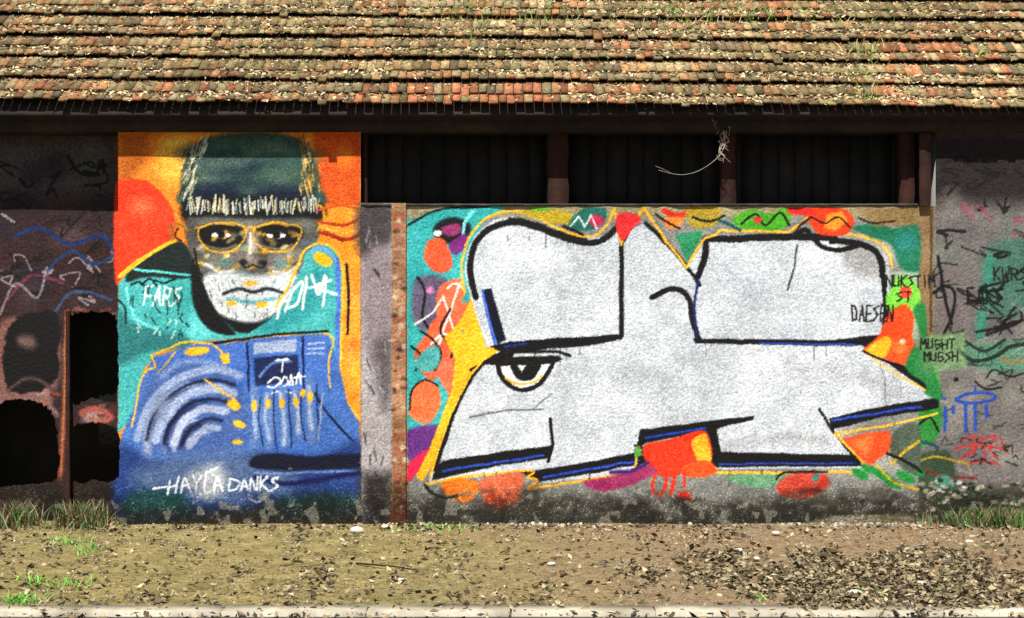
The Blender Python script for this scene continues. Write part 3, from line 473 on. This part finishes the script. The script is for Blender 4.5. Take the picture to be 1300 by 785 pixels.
# ------------------------------------------------------------------ building
bld = empty('derelict_building', (0,0,0))
tag(bld, 'long low derelict building with mossy clay tiled roof and graffiti covered walls', 'building')
def panel(name, px0, px1, py0, y, label, ids=(), thick=.3, matl=M_PAINT):
    """Front sheet of one wall bay; regions of paint listed in ids become sub-parts of it."""
    c0, c1 = px0-X0, px1-X0; r0, r1 = py0-Y0, 670-Y0
    nx, ny = c1-c0+1, r1-r0+1
    jj, ii = np.meshgrid(np.arange(c0, c1+1), np.arange(r0, r1+1))
    x = (jj+X0-HX)/PX; z = ZC + (HY-(ii+Y0))/PX
    s = (D + y)/D
    V = np.stack([x*s, y + REL[r0:r1+1, c0:c1+1] - 0*x, ZC + (z-ZC)*s], -1).reshape(-1, 3)
    C = ALB[r0:r1+1, c0:c1+1].reshape(-1, 3)
    idx = np.arange(nx*ny).reshape(ny, nx)
    Q = np.stack([idx[1:, :-1], idx[1:, 1:], idx[:-1, 1:], idx[:-1, :-1]], -1).reshape(-1, 4)
    fid = ID[r0:r1, c0:c1].reshape(-1); keep = fid != 99; Q = Q[keep]; fid = fid[keep]; holes = not keep.all(); used = [k for k, *_ in ids]
    def sub(mask, nm, par, extra=False):
        q = Q[mask]; u, inv = np.unique(q, return_inverse=True); v = V[u]; cc = C[u]; f = inv.reshape(-1, 4)
        if extra and not holes:
            b = Boxes(); xa, xb = V[:,0].min(), V[:,0].max(); za, zb = V[:,2].min(), V[:,2].max()
            ex = np.array([(xa,y+.006,za-.3),(xb,y+.006,za-.3),(xb,y+thick,za-.3),(xa,y+thick,za-.3),(xa,y+.006,zb),(xb,y+.006,zb),(xb,y+thick,zb),(xa,y+thick,zb)])
            n = len(v); v = np.vstack([v, ex]); cc = np.vstack([cc, np.full((8,3), .25)])
            f = np.vstack([f, np.array([(0,3,2,1),(4,5,6,7),(1,2,6,5),(2,3,7,6),(3,0,4,7)])+n])
        return mesh_np(nm, v, f, matl, par, cc, 'paint')
    w = sub(~np.isin(fid, used), name, bld, True); w['label'] = label
    for k, nm, lb in ids:
        m = fid == k
        if m.sum() > 12: o = sub(m, nm, w); o['label'] = lb
    return w
panel('recessed_wall', -40, 160, 168, .27, 'dark recessed left bay scrawled with faded graffiti above two black arched openings', thick=.12)
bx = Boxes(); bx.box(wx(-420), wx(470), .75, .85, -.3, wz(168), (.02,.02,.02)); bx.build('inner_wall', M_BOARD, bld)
rough_post(wx(75), wx(80), .21, .255, 0, wz(395), .004, 'downpipe', M_POST, bld)
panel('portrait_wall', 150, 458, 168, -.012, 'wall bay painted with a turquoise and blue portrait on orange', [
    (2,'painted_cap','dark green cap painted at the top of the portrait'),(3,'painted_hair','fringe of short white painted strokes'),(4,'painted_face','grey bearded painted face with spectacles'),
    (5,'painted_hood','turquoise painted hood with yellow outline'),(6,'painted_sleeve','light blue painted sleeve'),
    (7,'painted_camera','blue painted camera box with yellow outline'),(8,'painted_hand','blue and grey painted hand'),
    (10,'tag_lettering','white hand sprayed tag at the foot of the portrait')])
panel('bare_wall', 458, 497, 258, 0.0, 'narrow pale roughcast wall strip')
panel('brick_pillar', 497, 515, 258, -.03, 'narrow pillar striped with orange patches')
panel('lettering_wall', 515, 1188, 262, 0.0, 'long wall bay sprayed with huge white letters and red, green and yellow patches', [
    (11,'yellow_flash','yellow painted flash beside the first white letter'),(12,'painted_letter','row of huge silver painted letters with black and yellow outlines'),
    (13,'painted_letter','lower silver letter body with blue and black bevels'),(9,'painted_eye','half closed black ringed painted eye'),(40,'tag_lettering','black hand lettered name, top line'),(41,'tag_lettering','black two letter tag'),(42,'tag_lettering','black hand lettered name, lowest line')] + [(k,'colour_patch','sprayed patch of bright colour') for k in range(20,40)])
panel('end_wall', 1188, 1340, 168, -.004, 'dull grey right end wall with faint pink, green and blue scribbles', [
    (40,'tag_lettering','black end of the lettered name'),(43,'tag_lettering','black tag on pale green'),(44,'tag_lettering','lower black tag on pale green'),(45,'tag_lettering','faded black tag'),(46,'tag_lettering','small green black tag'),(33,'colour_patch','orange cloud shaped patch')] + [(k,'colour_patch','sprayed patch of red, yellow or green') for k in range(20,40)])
# continuation of the walls beyond the photograph's edges
for a, b_ in ((-420,-46),(1340,1720)):
    bx = Boxes(); bx.box(wx(a), wx(b_), 0.0 if a<0 else -.02, .3, -.3, wz(168), (.3,.29,.27)); bx.build('side_wall', M_PLAST, bld)
# ledge on top of the low wall
rough_beam(wx(458), wx(1165), -.01, .32, wz(258)-.03, wz(258)-.006, 70, .007, 'wall_ledge', M_LEDGE, bld)
# dark infill between the posts
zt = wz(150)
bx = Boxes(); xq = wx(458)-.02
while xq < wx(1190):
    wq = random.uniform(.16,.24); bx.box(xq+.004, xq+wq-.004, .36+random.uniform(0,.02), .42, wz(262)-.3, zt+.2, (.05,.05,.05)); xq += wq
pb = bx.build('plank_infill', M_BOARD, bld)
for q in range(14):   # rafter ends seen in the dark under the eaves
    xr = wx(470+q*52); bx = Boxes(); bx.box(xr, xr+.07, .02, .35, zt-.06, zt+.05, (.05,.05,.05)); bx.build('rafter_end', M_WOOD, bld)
for pa, pb_ in ((458,464),(696,722),(918,936),(1148,1165)):
    rough_post(wx(pa), wx(pb_), .10, .34, wz(258), zt, .008, 'post', M_POST, bld)
rough_post(wx(1166), wx(1180), -.05, -.004, wz(262), wz(170), .006, 'post', M_POST, bld)
# wall plate beam
rough_beam(wx(-420), wx(1720), -.10, .30, wz(168)+.002, wz(146), 160, .008, 'wall_plate', M_WOOD, bld)

# roof ------------------------------------------------------------
EY = -.22; EZ = ZC + (392.5-138)*(D+EY)/F; SL = .90; CS = math.hypot(1, SL)
def rp(x, t, h=0.0):   # point on roof: t metres up the slope, h above it
    return (x, EY + t/CS - h*SL/CS, EZ + t*SL/CS + h/CS)
roof = empty('roof'); roof.parent = bld; roof['label'] = 'mossy clay tiled roof slope littered with dry leaves'
XA, XB = wx(-420), wx(1720)
NC = 9; CT = .405
tints = [(.26,.13,.055),(.27,.17,.08),(.20,.13,.06),(.30,.15,.065),(.20,.15,.08),(.25,.19,.10),(.19,.16,.08),(.32,.24,.12)]
def sag(x, c): return .005*math.sin(x*.9+c) + .004*math.sin(x*2.3+c*2) - .007*x
TN = vnoise(60, 2000, 16, 51)*.6 + vnoise(60, 2000, 5, 52)*.4
for c in range(NC):
    b = Boxes(); t0 = c*CT
    for r in range(2):
        ta = t0 + r*CT*.46; tb = ta + CT*.60
        x = XA + random.uniform(0,.1)
        xe = XB
        while x < xe:
            w = .088 + random.uniform(-.010,.010)
            px = HX + x*PX
            red = random.random() < max(0, TN[min(59,c*6+r*3), int(np.clip((x-XA)*20,0,1999))]-.56)*(2.6 if c == 0 else 1.1) + (.22 if c == 0 and 440 < px < 860 else 0)
            t = (.34,.13,.06) if red else random.choice(tints); v = random.uniform(.45,1.30)*(.65+.7*TN[min(59,c*6+r*3+9), int(np.clip((x-XA)*20,0,1999))]); ms = TN[min(59,c*6+r*3+20), int(np.clip((x-XA)*20,0,1999))]; ms = max(0,min(.6,(ms-.52)*3)); col = tuple((q*(1-ms)+m_*ms)*v for q,m_ in zip(t,(.19,.15,.065)))
            h0 = .084 - r*.022; j = random.uniform(-.020,.020) - (random.random()<.03)*.05; hj = random.uniform(-.006,.010)
            dz = sag(x, c); dz2 = sag(x+w, c)
            def P(xx, tt, hh, d): p = rp(xx, tt, hh); return (p[0], p[1], p[2]+d)
            g = .0035
            b.quad8([P(x+g,ta+j,h0-.020+hj,dz),P(x+w-g,ta+j,h0-.020+hj,dz2),P(x+w-g,tb,.0,dz2),P(x+g,tb,.0,dz),
                     P(x+g,ta+j,h0+hj,dz),P(x+w-g,ta+j,h0+hj,dz2),P(x+w-g,tb,.022,dz2),P(x+g,tb,.022,dz)], col)
            x += w
    b.build('tile_course', M_TILE, roof)
# boarding under the tiles and battens that show as dark steps
b = Boxes()
p0 = rp(XA,-.02,-.03); p1 = rp(XA, NC*CT,-.03)
b.quad8([(XA,p0[1],p0[2]-.05),(XB,p0[1],p0[2]-.05),(XB,p1[1],p1[2]-.05),(XA,p1[1],p1[2]-.05),(XA,p0[1],p0[2]),(XB,p0[1],p0[2]),(XB,p1[1],p1[2]),(XA,p1[1],p1[2])],(.05,.04,.03))
b.build('roof_boarding', M_WOOD, roof)
b = Boxes(); b.box(XA, XB, EY+.10, EY+.115, EZ-.10, EZ+.03); b.build('eaves_board', M_WOOD, roof)
k = 0; x = XA+.3
b=Boxes(); b.box(XA,XB,EY+.115,.30,EZ-.03,EZ-.01); b.build('soffit', M_WOOD, roof)
# building body behind (gives the roof something to stand on)
b = Boxes(); pr = rp(0, NC*CT); b.box(XA, XB, 6.0, 6.3, -.3, EZ, (.3,.3,.3)); b.build('rear_wall', M_PLAST, bld)
b = Boxes()
b.quad8([(XA,pr[1],pr[2]-.1),(XB,pr[1],pr[2]-.1),(XB,6.6,EZ-.2),(XA,6.6,EZ-.2),(XA,pr[1],pr[2]),(XB,pr[1],pr[2]),(XB,6.6,EZ-.1),(XA,6.6,EZ-.1)],(.3,.22,.16)); b.build('rear_slope', M_TILE, roof)
for xx in (XA, XB-.25):
    b = Boxes(); b.box(xx, xx+.25, .3, 6.0, -.3, EZ, (.3,.3,.3)); b.build('gable_wall', M_PLAST, bld)

# ------------------------------------------------------------------ leaves and weeds
def flakes(name, pts, nrm, size, cols, material, kind_label, cat, curl=.4, flat=.6):
    n = len(pts); V = np.zeros((n*5,3)); Fq=[]; C = np.zeros((n*5,3)); 
    nrm = np.array(nrm)/np.linalg.norm(nrm)
    for i,p in enumerate(pts):
        a = random.uniform(0,6.283); s = random.uniform(*size); u = np.array([math.cos(a), math.sin(a), 0.])
        t = nrm + rng.normal(0, flat, 3)*.9; t /= np.linalg.norm(t); u = u - t*u.dot(t); u /= np.linalg.norm(u)+1e-6; v = np.cross(t,u)
        p = np.array(p) + t*s*.25
        e = random.uniform(.35,.7); cu = random.uniform(-curl,curl)*s
        V[5*i:5*i+4] = [p-u*s, p-v*s*e+t*cu, p+u*s+t*cu*.5, p+v*s*e+t*cu]
        V[5*i+4] = p - t*cu*.3
        c = np.array(random.choice(cols))*random.uniform(.7,1.25); C[5*i:5*i+5] = c
        b=5*i; Fq += [(b,b+1,b+4),(b+1,b+2,b+4),(b+2,b+3,b+4),(b+3,b,b+4)]
    o = mesh_np(name, V, np.array(Fq), material, None, C); return tag(o, kind_label, cat, kind='stuff')
LP = vnoise(60, 2000, 9, 61)*.6 + vnoise(60, 2000, 3, 62)*.4
pts=[]
for k in range(90000):
    t = random.uniform(0, 5.4*CT); x = random.uniform(XA+3, XB-3)
    u = (t % CT)/CT
    if LP[int(t/(6*CT)*59), int(np.clip((x-XA)*20,0,1999))] + random.uniform(-.22,.22) < .46: continue
    if random.random() < .30: t = int(t/CT)*CT + CT*random.uniform(.80,.99); u = (t % CT)/CT
    if random.random() < .22 - .2*math.sin(x*1.7+t*3): continue
    h = .050*(1-u)+.020
    if t < CT and 490 < HX+x*PX < 720 and random.random()<.6: continue
    p = rp(x,t,h); pts.append((p[0],p[1],p[2]+sag(x,int(t/CT))))
flakes('roof_leaf_litter', pts, (0,-SL,1), (.008,.034), [(.62,.51,.30),(.44,.36,.20),(.44,.34,.18),(.55,.44,.25),(.36,.27,.14),(.30,.17,.09),(.16,.11,.06),(.56,.48,.32),(.07,.05,.03),(.04,.03,.02),(.05,.035,.02),(.20,.21,.07),(.40,.24,.14),(.10,.08,.04)], M_LEAF, 'dry tan leaves and twigs scattered over the roof tiles', 'dead leaves')
# ground litter, thick in the middle left, thin elsewhere
def gpt(px, py, h=0.):     # ground point seen at a pixel
    d = ZC*F/(py-HY); return ((px-HX)*d/F, d-D, h)
pts=[]
LN = vnoise(160, 1400, 34, 41)*.6 + vnoise(160, 1400, 11, 42)*.4
while len(pts) < 13000:
    px = random.uniform(-40,1400); py = random.uniform(668,800)
    nz = LN[int(py-660), int(px)]; core = max(0, 1.15-abs((px-1110)/270)**2 - abs((py-737-(px-1110)*.02)/42)**2); d1 = min(1, max(0, core*1.2 -.1 + (nz-.50)*3.2)) if core > 0 else 0; d2 = max(0, nz-.58)*.9
    if random.random() < .035 + .95*d1 + d2 + (.45*nz if py<674 else 0): pts.append(gpt(px,py,.004+random.random()*.02*d1))
flakes('fallen_leaves', pts, (0,0,1), (.010,.042), [(.17,.13,.07),(.20,.16,.09),(.28,.22,.13),(.11,.085,.05),(.34,.28,.17),(.14,.12,.06),(.07,.055,.03),(.05,.04,.025)], M_LEAF, 'brown leaf litter drifted on the dirt below the painted walls', 'dead leaves', flat=.8)
def blades(name, spots, cols, hgt, label, cat, w=.006, base_z=None, lean=.35):
    V=[];Fq=[];C=[]
    for (x,y,z) in spots:
        h=random.uniform(*hgt); a=random.uniform(0,6.283); lx=random.gauss(0,lean)*h; ly=random.gauss(0,lean)*h-.1*h; ww=w*random.uniform(.7,1.6)
        dx,dy=math.cos(a)*ww,math.sin(a)*ww; b=len(V)
        V+=[(x-dx,y-dy,z),(x+dx,y+dy,z),(x+lx*.5+dx*.7,y+ly*.5+dy*.7,z+h*.6),(x+lx*.5-dx*.7,y+ly*.5-dy*.7,z+h*.6),(x+lx*1.1,y+ly*1.1,z+h),(x+lx*1.1-dx*.1,y+ly*1.1,z+h)]
        Fq+=[(b,b+1,b+2,b+3),(b+3,b+2,b+4,b+5)]; c=np.array(random.choice(cols))*random.uniform(.7,1.3); C+=[tuple(c)]*6
    o=mesh_np(name,V,Fq,M_GREEN,None,C); return tag(o,label,cat,kind='stuff')
G1=[(.04,.12,.025),(.06,.17,.03),(.10,.22,.05),(.16,.10,.05),(.26,.18,.11),(.34,.26,.16),(.10,.06,.04)]
sp=[]
for k in range(3600):
    px=random.uniform(-60,156); d=-abs(random.gauss(0,.16))-.02
    if random.random() < .5+.5*math.sin(px*.07): sp.append((wx(px),d,0))
blades('weeds', sp, G1, (.06,.26), 'low green and brown weeds growing against the left end wall','weeds',w=.005)
sp=[(wx(random.gauss(1262,38)),random.uniform(-.25,-.03),0) for k in range(900)]
blades('weeds', sp, G1, (.06,.22), 'dark green weeds growing at the foot of the right end wall','weeds',w=.005)
sp=[]
for (px,py,n,r) in [(25,765,130,14),(85,690,90,22),(110,700,50,14),(85,743,60,20),(555,672,60,25),(45,740,50,12),(1100,757,30,14),(960,762,14,10)]:
    for k in range(n):
        sp.append(gpt(random.gauss(px,r), max(668,random.gauss(py,3))))
blades('grass_tuft', sp, [(.15,.38,.05),(.22,.48,.08),(.10,.28,.05)], (.02,.07), 'bright green grass sprigs scattered in the bare dirt','grass',w=.005,lean=.7)
sp=[]
for (px,t,n,r) in [(600,4.2,40,.12),(605,3.4,40,.08),(590,3.1,40,.10),(900,4.0,120,.5),(1110,2.4,60,.15),(1105,1.4,30,.1),(690,3.6,50,.2),(560,4.1,30,.2),(1100,.3,40,.1),(1085,4.1,60,.4),(870,3.0,30,.2),(1250,2.2,30,.2),(740,4.1,160,.9),(1020,4.1,120,.8)]:
    for k in range(n):
        x=wx(px)+random.gauss(0,r); tt=max(0.02,t*CT+random.gauss(0,.06)); p=rp(x,tt,.03); sp.append(p)
blades('roof_weeds', sp, [(.14,.32,.04),(.25,.45,.07),(.40,.34,.16),(.55,.47,.28),(.30,.36,.10)], (.04,.16), 'tufts of green weed and dry grass rooted between roof tiles','weeds',w=.004,lean=.6)

# ------------------------------------------------------------------ tubes: twigs and sticks
def tube(path, r0, r1, name, material, parent=None, jit=0.):
    V=[];Fq=[]; n=len(path); P=[np.array(p,float)+rng.normal(0,jit,3) for p in path]
    for i,p in enumerate(P):
        d=P[min(i+1,n-1)]-P[max(i-1,0)]; d/=np.linalg.norm(d)+1e-9; u=np.cross(d,(0,0,1.) if abs(d[2])<.9 else (1.,0,0)); u/=np.linalg.norm(u); v=np.cross(d,u); r=r0+(r1-r0)*i/(n-1)
        for k in range(5): a=k/5*6.283; V.append(p+(u*math.cos(a)+v*math.sin(a))*r)
    for i in range(n-1):
        for k in range(5): Fq.append((5*i+k,5*i+(k+1)%5,5*i+5+(k+1)%5,5*i+5+k))
    return V,Fq
def tubes(name, lst, material, parent=None):
    V=[];Fq=[]
    for (p,a,b) in lst:
        v,f=tube(p,a,b,'',material); o=len(V); V+=v; Fq+=[tuple(q+o for q in g) for g in f]
    return mesh_np(name,V,Fq,material,parent)
def wp(px,py,y): s=(D+y)/D; return ((px-HX)/PX*s, y, ZC+(HY-py)/PX*s)
yh=-.10
def c3(pts,y=yh): return [wp(q[0],q[1],y+.02*math.sin(q[0]*.2)) for q in cur(pts,5)]
vine=empty('hanging_vine', wp(906,138,yh)); tag(vine,'bleached dry vine hanging from the eaves in front of the dark opening','dry vine')
def mk(name,lst):
    o=tubes(name,lst,M_TWIG); o.parent=vine; o.matrix_parent_inverse=vine.matrix_basis.inverted(); return o
mk('stem',[(c3([(906,134),(912,150),(918,166),(920,182),(916,194),(908,203),(896,212),(882,219),(866,222),(850,220),(836,216)]),.0035,.0014)])
tw=[]
for k in range(34):
    t=random.random(); x=911+8*math.sin(t*3)+random.uniform(-5,5); y=140+56*t+random.uniform(-5,5); tw.append((c3([(x,y),(x+random.uniform(-7,7),y+random.uniform(2,9)),(x+random.uniform(-9,9),y+random.uniform(6,20))]),.0026,.001))
tw+= [(c3([(852,220),(840,214),(832,211)]),.002,.001)]
for q in tw: mk('tendril',[q])
def roofpt(px,py):
    t=0
    a=(px-HX)/F; k=(HY-py)/F      # ray (a,1,k) from (0,-D,ZC) against the slope plane
    # z-EZ = SL*(y-EY)
    s=(EZ - SL*(EY+D) - ZC)/(k - SL); return (a*s, -D+s-.03, ZC+k*s+.055)
def rt(pts): return [roofpt(*q) for q in cur(pts,4)]
o=tubes('fallen_branch',[(rt([(130,30),(145,58),(160,78),(172,86),(190,80),(206,68)]),.008,.004),(rt([(120,72),(150,76),(172,86)]),.005,.004),(rt([(135,42),(150,66),(160,70)]),.004,.002)],M_BRANCH); tag(o,'thin forked brown branch lying on the roof tiles at the left','branch')
o=tubes('roof_branch',[(rt([(-10,22),(10,14),(32,2),(45,-12)]),.022,.016),(rt([(4,18),(20,4),(22,-14)]),.010,.006)],M_BRANCH); tag(o,'thick reddish branch crossing the top left corner of the roof','branch')
o=tubes('fallen_branch',[(rt([(858,48),(884,36),(900,20),(918,6)]),.008,.004),(rt([(884,36),(880,22)]),.004,.003)],M_BRANCH); tag(o,'pale twig lying across two tile courses right of centre','twig')
o=tubes('fallen_stick',[([gpt(*q,.018) for q in cur([(452,718),(476,720),(500,722),(530,727)],4)],.009,.005)],M_WOOD); tag(o,'thin dark stick lying on the bare dirt in front of the brick pillar','stick')

# fine grit and crumbled leaf over the whole yard
pts=[]
for k in range(30000):
    px=random.uniform(-60,1360); py=random.choice([random.uniform(666,775),random.uniform(666,690),random.uniform(666,800)])
    if LN[int(min(159,max(0,py-660))), int(min(1399,max(0,px)))] + random.random()*.5 > .72: pts.append(gpt(px,py,.004))
flakes('grit', pts, (0,0,1), (.003,.011), [(.34,.27,.17),(.12,.09,.05),(.07,.055,.035),(.46,.40,.30),(.22,.16,.09),(.30,.17,.11),(.60,.54,.44),(.05,.04,.03)], M_LEAF, 'fine grit and crumbled leaf scattered over the dirt yard', 'grit', flat=.9)
# stones
def stone(px,py,r,label,colm=M_STONE):
    V=[];Fq=[]; nu,nv=9,6; c=gpt(px,py); ph=random.uniform(0,6)
    for j in range(nv+1):
        f=math.pi*j/nv
        for i in range(nu):
            a=i/nu*6.283; k=1+.22*math.sin(a*2+ph)+.12*math.cos(a*3+ph*2)+random.uniform(-.08,.08)
            V.append((r*k*math.sin(f)*math.cos(a),r*k*.8*math.sin(f)*math.sin(a),r*.5*math.cos(f)+r*.35))
    for j in range(nv):
        for i in range(nu): Fq.append((j*nu+i,(j+1)*nu+i,(j+1)*nu+(i+1)%nu,j*nu+(i+1)%nu))
    o=mesh_np('stone',V,Fq,colm); o.location=c; return tag(o,label,'stone','loose stones on the dirt')
for (px,py,r,l) in [(453,677,.075,'largest pale stone lying in front of the bare wall strip'),(939,701,.04,'small pale stone on dirt below the red triangle patch'),(1086,756,.05,'pale stone half buried in the leaf litter near the kerb'),
                    (1169,744,.045,'cream stone among dark leaves at the right'),(961,711,.035,'small stone just below another at the left end of the litter'),(509,738,.03,'small pebble near the dark stick'),
                    (1230,690,.04,'pale flat stone in front of the right end wall'),(489,671,.045,'reddish grey stone beside the foot of the brick pillar'),(700,718,.035,'pale pebble in the middle of the bare dirt'),(985,679,.04,'off white stone at the foot of the lettering wall')]:
    stone(px,py,r,l)
# crumbled plaster along the base
V=[];Fq=[];C=[]
for k in range(900):
    px=random.choice([random.uniform(150,1320),random.gauss(1060,60),random.gauss(700,60),random.gauss(1100,50),random.gauss(1240,40)]); y=-abs(random.gauss(0,.09))-.02; s=random.uniform(.003,.014)*random.choice([1,1,1,1.7]); x=wx(px); b=len(V)
    cc=random.choice([(.30,.26,.19),(.22,.18,.13),(.13,.11,.08),(.10,.08,.06),(.36,.32,.25),(.07,.055,.04)])
    for (i,j,l) in [(-1,-1,0),(1,-1,0),(1,1,0),(-1,1,0),(-.6,-.7,1),(.7,-.5,1),(.5,.7,1),(-.7,.6,1)]: V.append((x+i*s*random.uniform(.7,1.3),y+j*s,l*s*1.1)); C.append(cc)
    Fq+=[(b+4,b+5,b+6,b+7),(b,b+1,b+5,b+4),(b+1,b+2,b+6,b+5),(b+2,b+3,b+7,b+6),(b+3,b,b+4,b+7)]
o=mesh_np('plaster_rubble',V,Fq,M_LEAF,None,C); tag(o,'crumbs of fallen plaster lying along the foot of the walls','rubble',kind='stuff')

# ------------------------------------------------------------------ ground
def ground_mat():
    m=bpy.data.materials.new('bare_dirt'); m.use_nodes=True; nt=m.node_tree; N=nt.nodes; L=nt.links; b=N['Principled BSDF']; b.inputs['Roughness'].default_value=.95; b.inputs['Specular IOR Level'].default_value=.1
    tc=N.new('ShaderNodeTexCoord')
    def nz(s,d=8,r=.6,st=None):
        n=N.new('ShaderNodeTexNoise'); n.inputs['Scale'].default_value=s; n.inputs['Detail'].default_value=d; n.inputs['Roughness'].default_value=r
        if st:
            mp=N.new('ShaderNodeMapping'); mp.inputs['Scale'].default_value=st; L.new(tc.outputs['Object'],mp.inputs['Vector']); L.new(mp.outputs['Vector'],n.inputs['Vector'])
        else: L.new(tc.outputs['Object'],n.inputs['Vector'])
        return n.outputs['Fac']
    def ramp(f,stops):
        r=N.new('ShaderNodeValToRGB'); e=r.color_ramp.elements
        e[0].position=stops[0][0]; e[0].color=(*stops[0][1],1); e[1].position=stops[-1][0]; e[1].color=(*stops[-1][1],1)
        for p,c in stops[1:-1]: q=e.new(p); q.color=(*c,1)
        L.new(f,r.inputs['Fac']); return r.outputs['Color']
    def mix(f,a,b_,mode='MIX',v=None):
        x=N.new('ShaderNodeMix'); x.data_type='RGBA'; x.blend_type=mode
        if v is None: L.new(f,x.inputs['Factor'])
        else: x.inputs['Factor'].default_value=v
        L.new(a,x.inputs['A']); L.new(b_,x.inputs['B']); return x.outputs['Result']
    left=ramp(nz(3.2,8,.7),[(.30,(.13,.11,.045)),(.5,(.24,.195,.08)),(.7,(.35,.29,.135))])
    right=ramp(nz(5,8,.7),[(.32,(.16,.105,.06)),(.5,(.25,.175,.10)),(.68,(.23,.195,.14))])
    sx=N.new('ShaderNodeSeparateXYZ'); L.new(tc.outputs['Object'],sx.inputs[0])
    ad=N.new('ShaderNodeMath'); ad.operation='MULTIPLY_ADD'; L.new(nz(.8,4),ad.inputs[0]); ad.inputs[1].default_value=3.; L.new(sx.outputs['X'],ad.inputs[2])
    mr=N.new('ShaderNodeMapRange'); mr.inputs['From Min'].default_value=.6; mr.inputs['From Max'].default_value=2.8; L.new(ad.outputs[0],mr.inputs['Value'])
    c=mix(mr.outputs['Result'],left,right)
    pt=N.new('ShaderNodeMapRange'); pt.inputs['From Min'].default_value=.56; pt.inputs['From Max'].default_value=.66; pt.inputs['To Max'].default_value=.6; L.new(nz(1.1,6,.6,(.5,1.6,1)),pt.inputs['Value'])
    gr=ramp(nz(9),[(.3,(.13,.125,.06)),(.7,(.24,.21,.12))]); c=mix(pt.outputs['Result'],c,gr)
    sp=ramp(nz(60,4,.8),[(.36,(.30,.28,.24)),(.48,(.95,.95,.95)),(.60,(1.0,1.0,1.0)),(.68,(1.9,1.8,1.6))]); c=mix(None,c,sp,'MULTIPLY',1.)
    st=ramp(nz(14,6,.75),[(.36,(.55,.52,.48)),(.52,(1,1,1)),(.7,(1.2,1.17,1.1))]); c=mix(None,c,st,'MULTIPLY',1.)
    L.new(c,b.inputs['Base Color'])
    bp=N.new('ShaderNodeBump'); bp.inputs['Strength'].default_value=.8; bp.inputs['Distance'].default_value=.03; L.new(nz(26,8,.7),bp.inputs['Height']); L.new(bp.outputs['Normal'],b.inputs['Normal'])
    return m
M_GROUND=ground_mat()
KY=gpt(650,771)[1]
def sheet(name,x0,x1,y0,y1,nx,ny,z,amp,m,kind='structure'):
    xs=np.linspace(x0,x1,nx+1); ys=np.linspace(y0,y1,ny+1); gx_,gy_=np.meshgrid(xs,ys)
    zz=z+(vnoise(ny+1,nx+1,6,11)-.5)*amp+(vnoise(ny+1,nx+1,2,12)-.5)*amp*.4 if amp else np.full(gx_.shape,z)
    V=np.stack([gx_,gy_,zz],-1).reshape(-1,3); idx=np.arange((nx+1)*(ny+1)).reshape(ny+1,nx+1)
    Q=np.stack([idx[:-1,:-1],idx[:-1,1:],idx[1:,1:],idx[1:,:-1]],-1).reshape(-1,4)
    o=mesh_np(name,V,Q,m,None,smooth=True); o['kind']=kind; return o
sheet('ground',-300,300,-200,400,2,2,-.03,0,M_GROUND)
sheet('dirt_yard',-12,12,KY,.2,300,60,-.004,.022,M_GROUND)
M_KERB=mat('pale_concrete',(.42,.38,.30),col2=(.27,.24,.18),var=.2,scale=10,bump=.3)
b=Boxes(); x=-12
while x<12:
    b.box(x,x+.985,KY-.22,KY,-.2,.012+random.uniform(-.002,.002)); x+=1.0
o=b.build('kerb',M_KERB); o['kind']='structure'
b=Boxes(); b.box(-300,300,KY-5,KY-.22,-.2,-.02); o=b.build('road',mat('worn_asphalt',(.10,.10,.10),var=.3,scale=30,bump=.4)); o['kind']='structure'

# ------------------------------------------------------------------ light, camera
EL, AZ = 60, -14      # sun height; degrees left of straight-on
w=bpy.data.worlds.new('World'); sc.world=w; w.use_nodes=True; N=w.node_tree.nodes; bg=N['Background']; sky=N.new('ShaderNodeTexSky'); sky.sky_type='NISHITA'; sky.sun_disc=False
sky.sun_elevation=R(EL); sky.sun_rotation=R(180+(-AZ)); sky.sun_intensity=1; w.node_tree.links.new(sky.outputs['Color'],bg.inputs['Color']); bg.inputs['Strength'].default_value=.05
ld=bpy.data.lights.new('sun','SUN'); ld.energy=5; ld.angle=R(.5); ld.color=(1,.95,.86); lo=bpy.data.objects.new('sun',ld); link(lo)
from mathutils import Vector
dirv=Vector((math.sin(R(AZ))*math.cos(R(EL)),-math.cos(R(AZ))*math.cos(R(EL)),math.sin(R(EL))))   # towards the sun
lo.rotation_euler=dirv.to_track_quat('Z','Y').to_euler(); lo.location=dirv*30
cd=bpy.data.cameras.new('camera'); cam=bpy.data.objects.new('camera',cd); link(cam); cam.location=(0,-D,ZC); cam.rotation_euler=(R(90),0,0)
cd.sensor_width=36; cd.lens=36*F/1300; cd.clip_end=1000; sc.camera=cam
sc.view_settings.view_transform='Standard'; sc.view_settings.look='None'; sc.view_settings.gamma=1; sc.view_settings.exposure=.80
